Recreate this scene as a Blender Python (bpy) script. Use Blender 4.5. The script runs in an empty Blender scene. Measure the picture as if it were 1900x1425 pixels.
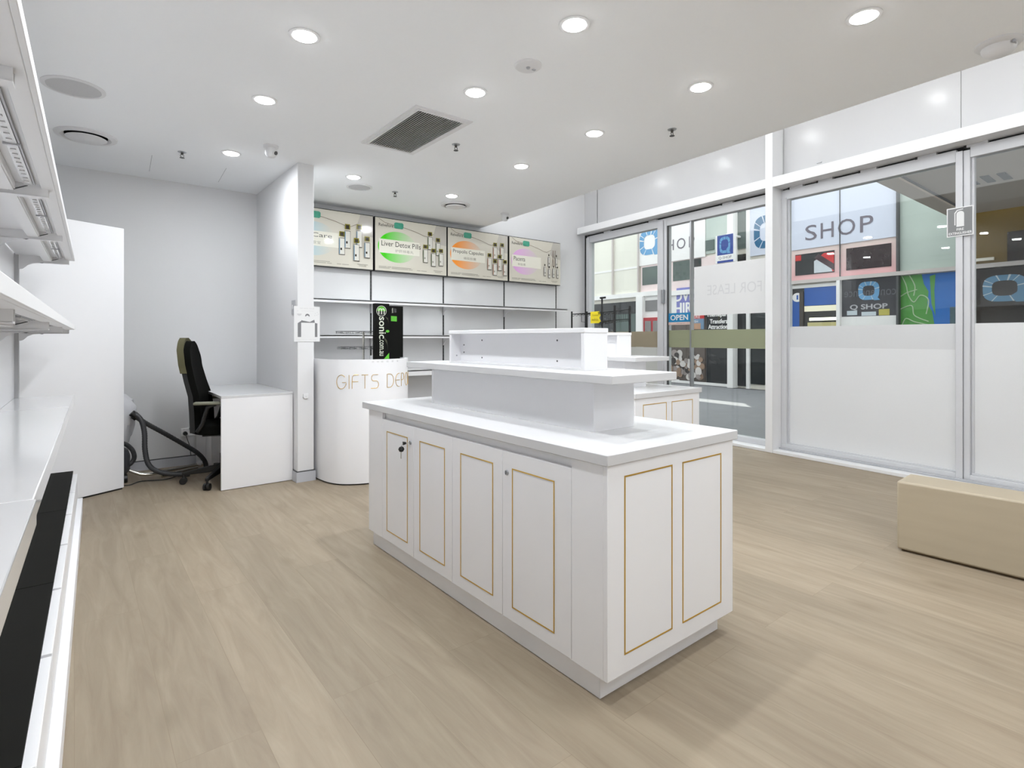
import bpy, bmesh, math, random
from mathutils import Matrix, Vector
random.seed(7)
sc = bpy.context.scene
C = bpy.context.collection
PI = math.pi

# ------------------------------------------------------------------ camera
FPX, HOR, YAW, EYE = 1021.0, 627.3, math.radians(38.49), 1.22
cam = bpy.data.objects.new('camera', bpy.data.cameras.new('camera'))
C.objects.link(cam)
cam.location = (0, 0, EYE)
cam.rotation_euler = (PI / 2, 0, -YAW)
cam.data.sensor_width = 36.0
cam.data.lens = FPX / 1900 * 36.0
cam.data.shift_y = (HOR - 712.5) / 1900
cam.data.clip_start = 0.02
sc.camera = cam

# ------------------------------------------------------------------ world, sun, exposure
SKY_STRENGTH = 2.5
SUN_STRENGTH = 9.0
LAMP_W = 8.2
VOID_W = 1.2
w = bpy.data.worlds.new('world'); sc.world = w; w.use_nodes = True
nt = w.node_tree; nt.nodes.clear()
out = nt.nodes.new('ShaderNodeOutputWorld'); bg = nt.nodes.new('ShaderNodeBackground')
bg.inputs['Color'].default_value = (0.95, 0.97, 1.0, 1); bg.inputs['Strength'].default_value = SKY_STRENGTH
nt.links.new(bg.outputs[0], out.inputs[0])
sl = bpy.data.lights.new('sun', 'SUN'); sl.energy = SUN_STRENGTH; sl.angle = 0.01; sl.color = (1.0, 0.95, 0.86)
so = bpy.data.objects.new('sun', sl); C.objects.link(so); so.location = (3, 2, 12)
so.rotation_euler = Vector((0.50, 0.40, -0.77)).to_track_quat('-Z', 'Y').to_euler()
sc.view_settings.view_transform = 'Standard'; sc.view_settings.look = 'None'
sc.view_settings.exposure = 0.47; sc.view_settings.gamma = 1.0
sc.view_settings.use_curve_mapping = False
try:
    sc.cycles.use_denoising = True
    sc.cycles.max_bounces = 14; sc.cycles.diffuse_bounces = 10; sc.cycles.transparent_max_bounces = 24
    sc.cycles.sample_clamp_indirect = 6.0; sc.cycles.caustics_reflective = False; sc.cycles.caustics_refractive = False
except Exception:
    pass

# ------------------------------------------------------------------ picture -> place helpers (rays met with real planes)
cy_, sy_ = math.cos(YAW), math.sin(YAW)
def ray(u, v):
    r = (u - 950) / FPX
    return r * cy_ + sy_, -r * sy_ + cy_, -(v - HOR) / FPX
def onZ(u, v, z):
    a, b, e = ray(u, v); d = (z - EYE) / e; return (a * d, b * d)
def onX(u, v, X):
    a, b, e = ray(u, v); d = X / a; return (b * d, EYE + e * d)          # (Y, z)
def onY(u, v, Y):
    a, b, e = ray(u, v); d = Y / b; return (a * d, EYE + e * d)          # (X, z)
SHOP_M, SHOP_X = 0.1, 5.506                                               # the shopfront runs slightly askew
th = math.atan(SHOP_M)
SN = (math.cos(th), -math.sin(th)); ST = (math.sin(th), math.cos(th))
SHOP_RZ = -th; SHOP_O = (SHOP_X, 0, 0)
def onS(u, v, b):                                                         # (along, z) on the plane b metres out from the shopfront line
    a, bb, e = ray(u, v)
    d = (b + SHOP_X * SN[0]) / (a * SN[0] + bb * SN[1])
    return ((a * d - SHOP_X) * ST[0] + bb * d * ST[1], EYE + e * d)
FB = 6.53                                                                 # facade across the street
def AF(u, v=600, b=FB): return onS(u, v, b)[0]
def ZF(u, v, b=FB): return onS(u, v, b)[1]

# ------------------------------------------------------------------ materials
def lin(c):
    f = lambda x: (x / 12.92 if x <= 0.04045 else ((x + 0.055) / 1.055) ** 2.4)
    return tuple(f(v / 255.0) for v in c[:3]) + (1.0,)
MATS = {}
def mat(name, rgb, rough=0.5, metal=0.0, var=0.03, scale=14.0, bump=0.0, emit=0.0, spec=0.5, coat=0.0, bscale=None):
    if name in MATS: return MATS[name]
    m = bpy.data.materials.new(name); m.use_nodes = True
    n = m.node_tree.nodes; l = m.node_tree.links
    p = n['Principled BSDF']
    p.inputs['Roughness'].default_value = rough; p.inputs['Metallic'].default_value = metal
    p.inputs['Specular IOR Level'].default_value = spec
    p.inputs['Coat Weight'].default_value = coat; p.inputs['Coat Roughness'].default_value = 0.08
    tc = n.new('ShaderNodeTexCoord'); no = n.new('ShaderNodeTexNoise')
    no.inputs['Scale'].default_value = scale; no.inputs['Detail'].default_value = 3
    l.new(tc.outputs['Object'], no.inputs['Vector'])
    mx = n.new('ShaderNodeMix'); mx.data_type = 'RGBA'
    b = lin(rgb)
    mx.inputs[6].default_value = tuple(max(0, c * (1 - var)) for c in b[:3]) + (1,)
    mx.inputs[7].default_value = tuple(min(1, c * (1 + var)) for c in b[:3]) + (1,)
    l.new(no.outputs['Fac'], mx.inputs[0]); l.new(mx.outputs[2], p.inputs['Base Color'])
    if emit:
        l.new(mx.outputs[2], p.inputs['Emission Color']); p.inputs['Emission Strength'].default_value = emit
    if bump:
        bp = n.new('ShaderNodeBump'); bp.inputs['Strength'].default_value = bump; bp.inputs['Distance'].default_value = 0.002
        if bscale:
            n2 = n.new('ShaderNodeTexNoise'); n2.inputs['Scale'].default_value = bscale; l.new(tc.outputs['Object'], n2.inputs['Vector'])
            l.new(n2.outputs['Fac'], bp.inputs['Height'])
        else:
            l.new(no.outputs['Fac'], bp.inputs['Height'])
        l.new(bp.outputs['Normal'], p.inputs['Normal'])
    MATS[name] = m
    return m

def glass_mat(name, tint=(0.93, 0.96, 0.95), refl=1.0, dirt=0.0):
    m = bpy.data.materials.new(name); m.use_nodes = True
    n = m.node_tree.nodes; l = m.node_tree.links; n.clear()
    o = n.new('ShaderNodeOutputMaterial'); tr = n.new('ShaderNodeBsdfTransparent'); gl = n.new('ShaderNodeBsdfGlossy')
    tr.inputs['Color'].default_value = tint + (1,); gl.inputs['Roughness'].default_value = 0.0
    fr = n.new('ShaderNodeLayerWeight'); fr.inputs['Blend'].default_value = 0.5
    pw = n.new('ShaderNodeMath'); pw.operation = 'POWER'; pw.inputs[1].default_value = 5.0; l.new(fr.outputs['Facing'], pw.inputs[0])
    mu = n.new('ShaderNodeMath'); mu.operation = 'MULTIPLY_ADD'; mu.inputs[1].default_value = .6 * refl; mu.inputs[2].default_value = .03 * refl; mu.use_clamp = True
    mx = n.new('ShaderNodeMixShader')
    l.new(pw.outputs[0], mu.inputs[0]); l.new(mu.outputs[0], mx.inputs[0]); l.new(tr.outputs[0], mx.inputs[1]); l.new(gl.outputs[0], mx.inputs[2])
    l.new(mx.outputs[0], o.inputs[0])
    MATS[name] = m; return m

def film_mat(name, rgb, opacity):
    m = bpy.data.materials.new(name); m.use_nodes = True
    n = m.node_tree.nodes; l = m.node_tree.links; p = n['Principled BSDF']
    no = n.new('ShaderNodeTexNoise'); no.inputs['Scale'].default_value = 220
    tc = n.new('ShaderNodeTexCoord'); l.new(tc.outputs['Object'], no.inputs['Vector'])
    mx = n.new('ShaderNodeMix'); mx.data_type = 'RGBA'; b = lin(rgb)
    mx.inputs[6].default_value = tuple(c * .95 for c in b[:3]) + (1,); mx.inputs[7].default_value = b
    l.new(no.outputs['Fac'], mx.inputs[0]); l.new(mx.outputs[2], p.inputs['Base Color'])
    p.inputs['Alpha'].default_value = opacity; p.inputs['Roughness'].default_value = 0.45
    MATS[name] = m; return m

def floor_mat():
    m = bpy.data.materials.new('oak_planks'); m.use_nodes = True
    n = m.node_tree.nodes; l = m.node_tree.links; p = n['Principled BSDF']
    tc = n.new('ShaderNodeTexCoord'); sx = n.new('ShaderNodeSeparateXYZ'); l.new(tc.outputs['Object'], sx.inputs[0])
    cb = n.new('ShaderNodeCombineXYZ'); l.new(sx.outputs['Y'], cb.inputs['X']); l.new(sx.outputs['X'], cb.inputs['Y'])
    br = n.new('ShaderNodeTexBrick'); l.new(cb.outputs[0], br.inputs['Vector'])
    br.inputs['Scale'].default_value = 1.0; br.inputs['Brick Width'].default_value = 1.83; br.inputs['Row Height'].default_value = 0.228
    br.inputs['Mortar Size'].default_value = 0.0011; br.inputs['Mortar Smooth'].default_value = 0.2; br.offset = 0.37; br.offset_frequency = 2
    br.inputs['Color1'].default_value = (0, 0, 0, 1); br.inputs['Color2'].default_value = (1, 1, 1, 1); br.inputs['Mortar'].default_value = (0.5, 0.5, 0.5, 1)
    # stretched grain, offset per plank
    va = n.new('ShaderNodeVectorMath'); va.operation = 'MULTIPLY_ADD'
    cm = n.new('ShaderNodeCombineXYZ'); l.new(br.outputs['Color'], cm.inputs['Z'])
    sc1 = n.new('ShaderNodeVectorMath'); sc1.operation = 'MULTIPLY'; sc1.inputs[1].default_value = (1.3, 11.0, 1)
    l.new(cb.outputs[0], sc1.inputs[0])
    ad = n.new('ShaderNodeVectorMath'); ad.operation = 'ADD'; l.new(sc1.outputs[0], ad.inputs[0])
    s7 = n.new('ShaderNodeVectorMath'); s7.operation = 'SCALE'; s7.inputs['Scale'].default_value = 23.0
    l.new(cm.outputs[0], s7.inputs[0]); l.new(s7.outputs[0], ad.inputs[1])
    g1 = n.new('ShaderNodeTexNoise'); g1.inputs['Scale'].default_value = 1.6; g1.inputs['Detail'].default_value = 7; g1.inputs['Roughness'].default_value = 0.62
    g1.inputs['Distortion'].default_value = 0.8; l.new(ad.outputs[0], g1.inputs['Vector'])
    wv = n.new('ShaderNodeTexWave'); wv.wave_type = 'RINGS'; wv.inputs['Scale'].default_value = 0.55; wv.inputs['Distortion'].default_value = 9
    wv.inputs['Detail'].default_value = 3; wv.inputs['Detail Scale'].default_value = 0.7; l.new(ad.outputs[0], wv.inputs['Vector'])
    vo = n.new('ShaderNodeTexVoronoi'); vo.feature = 'F1'; vo.inputs['Scale'].default_value = 1.0
    sk = n.new('ShaderNodeVectorMath'); sk.operation = 'MULTIPLY'; sk.inputs[1].default_value = (1.4, 3.3, 1); l.new(cb.outputs[0], sk.inputs[0])
    l.new(sk.outputs[0], vo.inputs['Vector'])
    kr = n.new('ShaderNodeMapRange'); kr.inputs['From Min'].default_value = 0.015; kr.inputs['From Max'].default_value = 0.15
    kr.inputs['To Min'].default_value = 1.0; kr.inputs['To Max'].default_value = 0.0; l.new(vo.outputs['Distance'], kr.inputs['Value'])
    bw = n.new('ShaderNodeTexNoise'); bw.inputs['Scale'].default_value = 0.9; bw.inputs['Detail'].default_value = 2; l.new(tc.outputs['Object'], bw.inputs['Vector'])
    ramp = n.new('ShaderNodeValToRGB'); l.new(g1.outputs['Fac'], ramp.inputs['Fac'])
    e = ramp.color_ramp.elements
    e[0].position = 0.25; e[0].color = lin((131, 117, 99)); e[1].position = 0.72; e[1].color = lin((153, 140, 121))
    mA = n.new('ShaderNodeMix'); mA.data_type = 'RGBA'; mA.blend_type = 'MULTIPLY'; mA.inputs[0].default_value = 1
    tone = n.new('ShaderNodeMapRange'); tone.inputs['To Min'].default_value = 0.92; tone.inputs['To Max'].default_value = 1.05
    l.new(br.outputs['Color'], tone.inputs['Value']); l.new(ramp.outputs[0], mA.inputs[6]); l.new(tone.outputs[0], mA.inputs[7])
    mW = n.new('ShaderNodeMix'); mW.data_type = 'RGBA'; mW.blend_type = 'MULTIPLY'; mW.inputs[0].default_value = 1
    wr = n.new('ShaderNodeMapRange'); wr.inputs['To Min'].default_value = 0.985; wr.inputs['To Max'].default_value = 1.02; l.new(wv.outputs['Fac'], wr.inputs['Value'])
    l.new(mA.outputs[2], mW.inputs[6]); l.new(wr.outputs[0], mW.inputs[7])
    mK = n.new('ShaderNodeMix'); mK.data_type = 'RGBA'; l.new(mW.outputs[2], mK.inputs[6]); mK.inputs[7].default_value = lin((112, 99, 80))
    kk = n.new('ShaderNodeMath'); kk.operation = 'MULTIPLY'; kk.inputs[1].default_value = 0.5; l.new(kr.outputs[0], kk.inputs[0]); l.new(kk.outputs[0], mK.inputs[0])
    mS = n.new('ShaderNodeMix'); mS.data_type = 'RGBA'; l.new(mK.outputs[2], mS.inputs[6]); mS.inputs[7].default_value = lin((120, 106, 86))
    sf = n.new('ShaderNodeMath'); sf.operation = 'MULTIPLY'; sf.inputs[1].default_value = 0.55; l.new(br.outputs['Fac'], sf.inputs[0]); l.new(sf.outputs[0], mS.inputs[0])
    l.new(mS.outputs[2], p.inputs['Base Color'])
    p.inputs['Roughness'].default_value = 0.5; p.inputs['Specular IOR Level'].default_value = 0.3
    bp = n.new('ShaderNodeBump'); bp.inputs['Strength'].default_value = 0.12; bp.inputs['Distance'].default_value = 0.002
    l.new(g1.outputs['Fac'], bp.inputs['Height']); l.new(bp.outputs[0], p.inputs['Normal'])
    return m

def gradient_mat(name, rgb, rgb2, x0, x1, rough=0.15, emit=0.0, axis='X'):
    """a printed colour that fades along the object's own axis (artwork on a screen or sign)"""
    m = bpy.data.materials.new(name); m.use_nodes = True
    n = m.node_tree.nodes; l = m.node_tree.links; p = n['Principled BSDF']
    tc = n.new('ShaderNodeTexCoord'); sx = n.new('ShaderNodeSeparateXYZ'); l.new(tc.outputs['Object'], sx.inputs[0])
    mr = n.new('ShaderNodeMapRange'); mr.inputs['From Min'].default_value = x0; mr.inputs['From Max'].default_value = x1
    l.new(sx.outputs[axis], mr.inputs['Value'])
    mx = n.new('ShaderNodeMix'); mx.data_type = 'RGBA'; mx.inputs[6].default_value = lin(rgb); mx.inputs[7].default_value = lin(rgb2)
    l.new(mr.outputs[0], mx.inputs[0]); l.new(mx.outputs[2], p.inputs['Base Color']); p.inputs['Roughness'].default_value = rough
    if emit:
        l.new(mx.outputs[2], p.inputs['Emission Color']); p.inputs['Emission Strength'].default_value = emit
    MATS[name] = m; return m

WALL = mat('wall_paint', (219, 219, 220), 0.65, bump=0.05, scale=60, var=0.01)
CEIL = mat('ceiling_paint', (248, 250, 252), 0.75, bump=0.03, scale=60, var=0.01)
WTOP = mat('worktop_white', (203, 203, 204), 0.22, var=0.006)
LAM = mat('white_laminate', (232, 232, 234), 0.32, var=0.008)
GLOSSW = mat('gloss_white', (210, 210, 211), 0.12, var=0.006, coat=0.4)
WMETAL = mat('white_powdercoat', (224, 224, 225), 0.38, var=0.01)
ALU = mat('pale_aluminium', (198, 199, 202), 0.38, metal=0.0, var=0.02)
GOLD = mat('brushed_gold', (218, 178, 88), 0.30, metal=0.85, var=0.06, scale=40)
BLACK = mat('black_plastic', (16, 16, 15), 0.45, var=0.2)
BLACKF = mat('black_fabric', (13, 13, 11), 0.95, var=0.3, scale=180, bump=0.5, spec=0.1)
OLIVE = mat('olive_mesh', (84, 80, 55), 0.9, var=0.12, scale=240, bump=0.3)
RUBBER = mat('hose_rubber', (58, 58, 60), 0.5, var=0.15)
CHROME = mat('chrome', (210, 208, 200), 0.16, metal=1.0, var=0.02)
STEEL = mat('satin_steel', (176, 178, 182), 0.32, metal=0.9, var=0.04)
GREY = mat('grey_trim', (168, 169, 173), 0.5, var=0.02)
SKIRT = mat('skirting_grey', (186, 188, 194), 0.55, var=0.02)
DGREY = mat('dark_grey', (74, 75, 76), 0.6, var=0.06)
BLKMAT = mat('black_display_mat', (14, 14, 10), 0.7, var=0.4, scale=9, bump=0.15, spec=.12)
PAPER = mat('paper_white', (220, 220, 220), 0.8, var=0.01)
INK = mat('ink_grey', (120, 120, 122), 0.8, var=0.04)
INKL = mat('ink_pale', (196, 196, 197), 0.8, var=0.03)
GLASS = glass_mat('window_glass')
FLOOR = floor_mat()

# ------------------------------------------------------------------ mesh building
class MB:
    def __init__(s): s.v = []; s.f = []; s.m = []
    def add(s, vs, fs, mi=0):
        o = len(s.v); s.v += [tuple(p) for p in vs]
        for f in fs: s.f.append(tuple(o + i for i in f)); s.m.append(mi)
        return s
    def box(s, a, b, mi=0):
        x0, y0, z0 = (min(a[i], b[i]) for i in range(3)); x1, y1, z1 = (max(a[i], b[i]) for i in range(3))
        return s.add([(x0,y0,z0),(x1,y0,z0),(x1,y1,z0),(x0,y1,z0),(x0,y0,z1),(x1,y0,z1),(x1,y1,z1),(x0,y1,z1)],
                     [(0,3,2,1),(4,5,6,7),(0,1,5,4),(1,2,6,5),(2,3,7,6),(3,0,4,7)], mi)
    def poly(s, pts, mi=0): return s.add(pts, [tuple(range(len(pts)))], mi)
    def prism(s, pts, z0, z1, mi=0):
        n = len(pts); vs = [(p[0], p[1], z0) for p in pts] + [(p[0], p[1], z1) for p in pts]
        fs = [tuple(range(n - 1, -1, -1)), tuple(range(n, 2 * n))] + [(i, (i + 1) % n, n + (i + 1) % n, n + i) for i in range(n)]
        return s.add(vs, fs, mi)
    def extr(s, pts, d, mi=0):
        """a closed outline of 3-D points pushed along vector d"""
        n = len(pts); vs = [tuple(p) for p in pts] + [tuple(p[i] + d[i] for i in range(3)) for p in pts]
        fs = [tuple(range(n - 1, -1, -1)), tuple(range(n, 2 * n))] + [(i, (i + 1) % n, n + (i + 1) % n, n + i) for i in range(n)]
        return s.add(vs, fs, mi)
    def tube(s, path, r, n=8, mi=0, cap=True, closed=False):
        P = [Vector(p) for p in path]; N = len(P); rings = []
        rr = r if isinstance(r, (list, tuple)) else [r] * N
        up = None
        for i in range(N):
            t = (P[(i + 1) % N] - P[i - 1]) if closed else (P[min(i + 1, N - 1)] - P[max(i - 1, 0)])
            t.normalize()
            if up is None:
                up = Vector((0, 0, 1)) if abs(t.z) < 0.9 else Vector((1, 0, 0))
            x = t.cross(up)
            if x.length < 1e-6: x = t.cross(Vector((0, 1, 0.3)))
            x.normalize(); y = x.cross(t).normalized(); up = y
            rings.append([P[i] + (x * math.cos(2 * PI * k / n) + y * math.sin(2 * PI * k / n)) * rr[i] for k in range(n)])
        vs = [p for ring in rings for p in ring]; fs = []
        for i in range(N if closed else N - 1):
            j = (i + 1) % N
            for k in range(n): fs.append((i * n + k, i * n + (k + 1) % n, j * n + (k + 1) % n, j * n + k))
        if cap and not closed: fs += [tuple(range(n - 1, -1, -1)), tuple(range((N - 1) * n, N * n))]
        return s.add(vs, fs, mi)
    def lathe(s, prof, c, n=32, mi=0):
        """profile of (r, z) turned about a vertical axis through c"""
        vs = []; fs = []
        for r, z in prof:
            for k in range(n): vs.append((c[0] + r * math.cos(2 * PI * k / n), c[1] + r * math.sin(2 * PI * k / n), c[2] + z))
        for i in range(len(prof) - 1):
            for k in range(n): fs.append((i * n + k, i * n + (k + 1) % n, (i + 1) * n + (k + 1) % n, (i + 1) * n + k))
        if prof[0][0] > 1e-6: fs.append(tuple(range(n - 1, -1, -1)))
        if prof[-1][0] > 1e-6: fs.append(tuple(range((len(prof) - 1) * n, len(prof) * n)))
        return s.add(vs, fs, mi)
    def frame(s, P, w, d, mi=0):
        """rectangular ring: P maps (u, v, depth) to a point; w = (u0, v0, u1, v1, bar)"""
        u0, v0, u1, v1, b = w
        for (a0, c0, a1, c1) in ((u0, v0, u1, v0 + b), (u0, v1 - b, u1, v1), (u0, v0 + b, u0 + b, v1 - b), (u1 - b, v0 + b, u1, v1 - b)):
            q = [P(a0, c0, 0), P(a1, c0, 0), P(a1, c1, 0), P(a0, c1, 0), P(a0, c0, d), P(a1, c0, d), P(a1, c1, d), P(a0, c1, d)]
            s.add(q, [(0,3,2,1),(4,5,6,7),(0,1,5,4),(1,2,6,5),(2,3,7,6),(3,0,4,7)], mi)
        return s
    def text(s, body, o, right, up, w, h, mi=0, flip=False, bold=0.0):
        """lettering filled into a w x h rectangle whose lower left corner is o"""
        V, F = text_shape(body)
        if not V: return s
        xs = [p[0] for p in V]; ys = [p[1] for p in V]
        x0, x1, y0, y1 = min(xs), max(xs), min(ys), max(ys)
        R = Vector(right); U = Vector(up); O = Vector(o)
        pts = []
        for p in V:
            a = (p[0] - x0) / (x1 - x0); b = (p[1] - y0) / max(1e-6, y1 - y0)
            if flip: a = 1 - a
            pts.append(O + R * (a * w) + U * (b * h))
        if bold:
            nv = R.cross(U).normalized()
            for q, k in enumerate((-1, 1)): s.add([p + R * (bold * k * h) + nv * (.0004 * (q + 1)) for p in pts], F, mi); s.add([p + U * (bold * k * h * .6) + nv * (.0004 * (q + 3)) for p in pts], F, mi)
        return s.add(pts, F, mi)
    def build(s, name, mats, parent=None, bevel=0.0, local=False, smooth=True, seg=2):
        me = bpy.data.meshes.new(name)
        vs = s.v
        if parent is not None and not local:
            inv = root_matrix(parent).inverted(); vs = [inv @ Vector(p) for p in s.v]
        me.from_pydata([tuple(p) for p in vs], [], s.f)
        if not isinstance(mats, (list, tuple)): mats = [mats]
        for m in mats: me.materials.append(m)
        me.polygons.foreach_set('material_index', s.m)
        bm = bmesh.new(); bm.from_mesh(me); bmesh.ops.recalc_face_normals(bm, faces=bm.faces); bm.to_mesh(me); bm.free()
        if smooth:
            me.polygons.foreach_set('use_smooth', [True] * len(me.polygons))
            try: me.set_sharp_from_angle(angle=math.radians(35))
            except Exception: pass
        me.update()
        o = bpy.data.objects.new(name, me); C.objects.link(o)
        if parent is not None: o.parent = parent
        if bevel:
            b = o.modifiers.new('edge', 'BEVEL'); b.width = bevel; b.segments = seg; b.limit_method = 'ANGLE'; b.angle_limit = math.radians(40)
            b.harden_normals = False
        return o

def root_matrix(o):
    M = Matrix.Translation(o.location) @ Matrix.Rotation(o.rotation_euler.z, 4, 'Z')
    return (root_matrix(o.parent) @ M) if o.parent else M

_TXT = {}
def text_shape(body):
    if body in _TXT: return _TXT[body]
    cu = bpy.data.curves.new('lettering_tmp', 'FONT'); cu.body = body; cu.resolution_u = 3
    ob = bpy.data.objects.new('lettering_tmp', cu); C.objects.link(ob)
    dg = bpy.context.evaluated_depsgraph_get(); dg.update()
    me = bpy.data.meshes.new_from_object(ob.evaluated_get(dg))
    V = [tuple(v.co) for v in me.vertices]; F = [tuple(p.vertices) for p in me.polygons]
    bpy.data.objects.remove(ob); bpy.data.meshes.remove(me); bpy.data.curves.remove(cu)
    _TXT[body] = (V, F); return V, F

def tag(o, label=None, cat=None, group=None, kind=None):
    if label: o['label'] = label
    if cat: o['category'] = cat
    if group: o['group'] = group
    if kind: o['kind'] = kind
    return o
def thing(name, label, cat, loc=(0, 0, 0), rz=0.0, group=None, kind=None):
    o = bpy.data.objects.new(name, None); C.objects.link(o); o.empty_display_size = 0.1
    o.location = loc; o.rotation_euler = (0, 0, rz)
    return tag(o, label, cat, group, kind)
def struct(name, mb, m, label, cat, **k):
    return tag(mb.build(name, m, **k), label, cat, None, 'structure')
def copy_tree(o, parent=None):
    c = o.copy(); C.objects.link(c); c.parent = parent
    for ch in list(o.children): copy_tree(ch, c)
    return c
def arc(cx, cz, r, a0, a1, n=10, ry=None):
    ry = r if ry is None else ry
    return [(cx + r * math.cos(math.radians(a0 + (a1 - a0) * i / n)), cz + ry * math.sin(math.radians(a0 + (a1 - a0) * i / n))) for i in range(n + 1)]

# ================================================================== THE ROOM SHELL
ZC = 2.706
def shop_pt(a, b): return (SHOP_X + SN[0] * b + ST[0] * a, SN[1] * b + ST[1] * a)
YB, XL, YF = 6.10, -0.62, -2.6
f0, f1 = shop_pt(-2.8, 0.28), shop_pt(6.2, 0.28)
struct('floor', MB().prism([(XL, YF), (f0[0], YF), (f1[0], YB), (XL, YB)], -0.08, 0.0), FLOOR, 'pale oak plank floor of the empty shop', 'floor')
edge = lambda y: 3.79 + 0.083 * y
struct('ceiling', MB().prism([(XL, YF), (edge(YF), YF), (edge(YB), YB), (XL, YB)], ZC, ZC + 0.18), CEIL, 'flat white plasterboard ceiling with recessed lights', 'ceiling')
g0, g1 = shop_pt(-2.8, 0.6), shop_pt(6.2, 0.6)
ZV = 3.62
struct('ceiling_upper', MB().prism([(3.2, YF), (g0[0], YF), (g1[0], YB), (3.2, YB)], ZV, ZV + 0.2), CEIL, 'higher white ceiling over the shopfront void', 'ceiling')
struct('wall_back', MB().box((XL - .1, YB, 0), (6.35, YB + .15, ZV)), WALL, 'white back wall behind the desk and the screens', 'wall')
struct('wall_left', MB().box((XL - .12, YF, 0), (XL, YB, ZC + .1)), WALL, 'white left wall behind the shelving', 'wall')
struct('wall_front', MB().box((XL, YF - .12, 0), (5.6, YF, ZV)), WALL, 'white wall behind the viewpoint', 'wall')
# partition stub
px0, px1, py0 = 1.475, 1.612, 4.765
struct('wall_partition', MB().box((px0, py0, 0), (px1, YB, ZC)), WALL, 'white wall stub between the desk and the curved counter', 'wall', bevel=0.003)
m = MB(); m.box((px0 - .012, py0 - .012, 0), (px1 + .012, YB, .085), 0); m.box((px0 - .008, py0 - .008, .085), (px1 + .008, YB, .093), 1)
struct('baseboard_partition', m, [SKIRT, DGREY], 'grey skirting with a black top line round the wall stub', 'skirting')
m = MB(); m.box((XL, YB - .014, 0), (px0 - .012, YB, .082), 0); m.box((XL, YB - .012, .082), (px0 - .012, YB, .09), 1)
struct('baseboard_back', m, [SKIRT, DGREY], 'grey skirting with a black top line behind the desk', 'skirting')
# faint access-panel joints in the niche ceiling
m = MB()
for (u, v, u2, v2) in ((282, 288, 277, 318), (420, 312, 405, 338)):
    a = onZ(u, v, ZC); b = onZ(u2, v2, ZC)
    m.tube([(a[0], a[1], ZC), (b[0], b[1], ZC)], 0.0015, 4)
struct('trim_1', m, GREY, 'two fine straight joints in the ceiling by the left sprinkler', 'trim')

# white flush door standing open at the left
dA, dB = Vector((0.314, 5.44, 0)), Vector((-0.39, 5.062, 0))
ang = math.atan2((dA - dB).y, (dA - dB).x)
door = thing('door_2', 'plain white door leaf standing open beside the vacuum cleaner', 'door', tuple(dB), ang, kind='structure')
L = (dA - dB).length
MB().box((0, 0, 0.012), (L, 0.04, 2.105)).build('leaf', LAM, door, bevel=0.002, local=True)
MB().box((0.02, 0.005, 0.0), (L - 0.01, 0.035, 0.012)).build('door_seal', BLACK, door, local=True)
m = MB()
for z in (0.25, 1.05, 1.85): m.tube([(-.006, .02, z), (-.006, .02, z + .1)], .008, 10)
m.build('hinge', STEEL, door, local=True)
m = MB(); m.tube([(L - .07, .04, 1.0), (L - .07, .085, 1.0), (L - .18, .085, 1.0)], .009, 10); m.tube([(L - .07, .04, 1.0), (L - .07, .046, 1.0)], .026, 18)
m.build('handle', STEEL, door, local=True)

# ================================================================== CEILING FITTINGS
LENS = mat('downlight_lens', (255, 255, 255), 0.4, var=0.0, emit=22.0)
def downlight(x, y, label, z=ZC, watts=LAMP_W, r=0.056):
    t = thing('downlight', label, 'ceiling light', (x, y, z), group='recessed ceiling downlights')
    MB().lathe([(r + .018, 0.0), (r + .018, -.004), (r + .002, -.006), (r, -.001), (r, 0.0)], (0, 0, 0), 36).build('trim_ring', WMETAL, t, local=True)
    MB().lathe([(r, -.004), (r * .9, -.010), (r * .6, -.014), (0.0, -.015)], (0, 0, 0), 36).build('lens', LENS, t, local=True)
    l = bpy.data.lights.new('downlight_lamp', 'AREA'); l.shape = 'DISK'; l.size = 2 * r * .9; l.energy = watts; l.color = (0.925, 0.965, 1.0)
    lo = bpy.data.objects.new('downlight_lamp', l); C.objects.link(lo); lo.parent = t; lo.location = (0, 0, -.020)
    return t
LIGHTS = [
 (565, 66, 'lit downlight at the top of the picture, leftmost of the three nearest'),
 (1066, 45, 'lit downlight at the top of the picture, middle one of the three nearest'),
 (1603, 30, 'lit downlight nearest the domed detector by the bulkhead edge'),
 (491, 185, 'lit downlight left of the square ceiling grille'),
 (882, 171, 'lit downlight just beyond the flat round smoke detector, right of the square grille corner'),
 (1300, 161, 'lit downlight right of the smoke detector, before the sprinkler near the bulkhead'),
 (429, 284, 'lit downlight beside the white camera before the wall stub'),
 (1103, 247, 'lit downlight just left of the sprinkler near the bulkhead edge'),
 (656, 328, 'lit downlight just before the flat speaker disc near the screens'),
 (967, 308, 'lit downlight right of the sprinkler beyond the square grille'),
 (838, 363, 'lit downlight just before the small round vent near the screens')]
for u, v, lab in LIGHTS:
    x, y = onZ(u, v, ZC); downlight(x, y, lab)
# the same grid goes on over the part of the shop behind the viewpoint
for x in (0.9, 1.9, 2.9):
    for y in (0.05, -0.85, -1.75):
        downlight(x, y, 'lit downlight over the part of the shop behind the viewpoint', watts=LAMP_W * .55)
for x, y, k in ((.9, 1.86, .75), (.9, .97, .9), (1.88, .97, .3)): downlight(x, y, 'lit downlight over the part of the shop above the viewpoint', watts=LAMP_W * k)
for a in (5.3, 4.2, 3.0, 1.75, 0.7, -0.6):
    p = shop_pt(a, -0.62); downlight(p[0], p[1], 'downlight in the high ceiling over the shopfront void', ZV, VOID_W)

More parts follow.
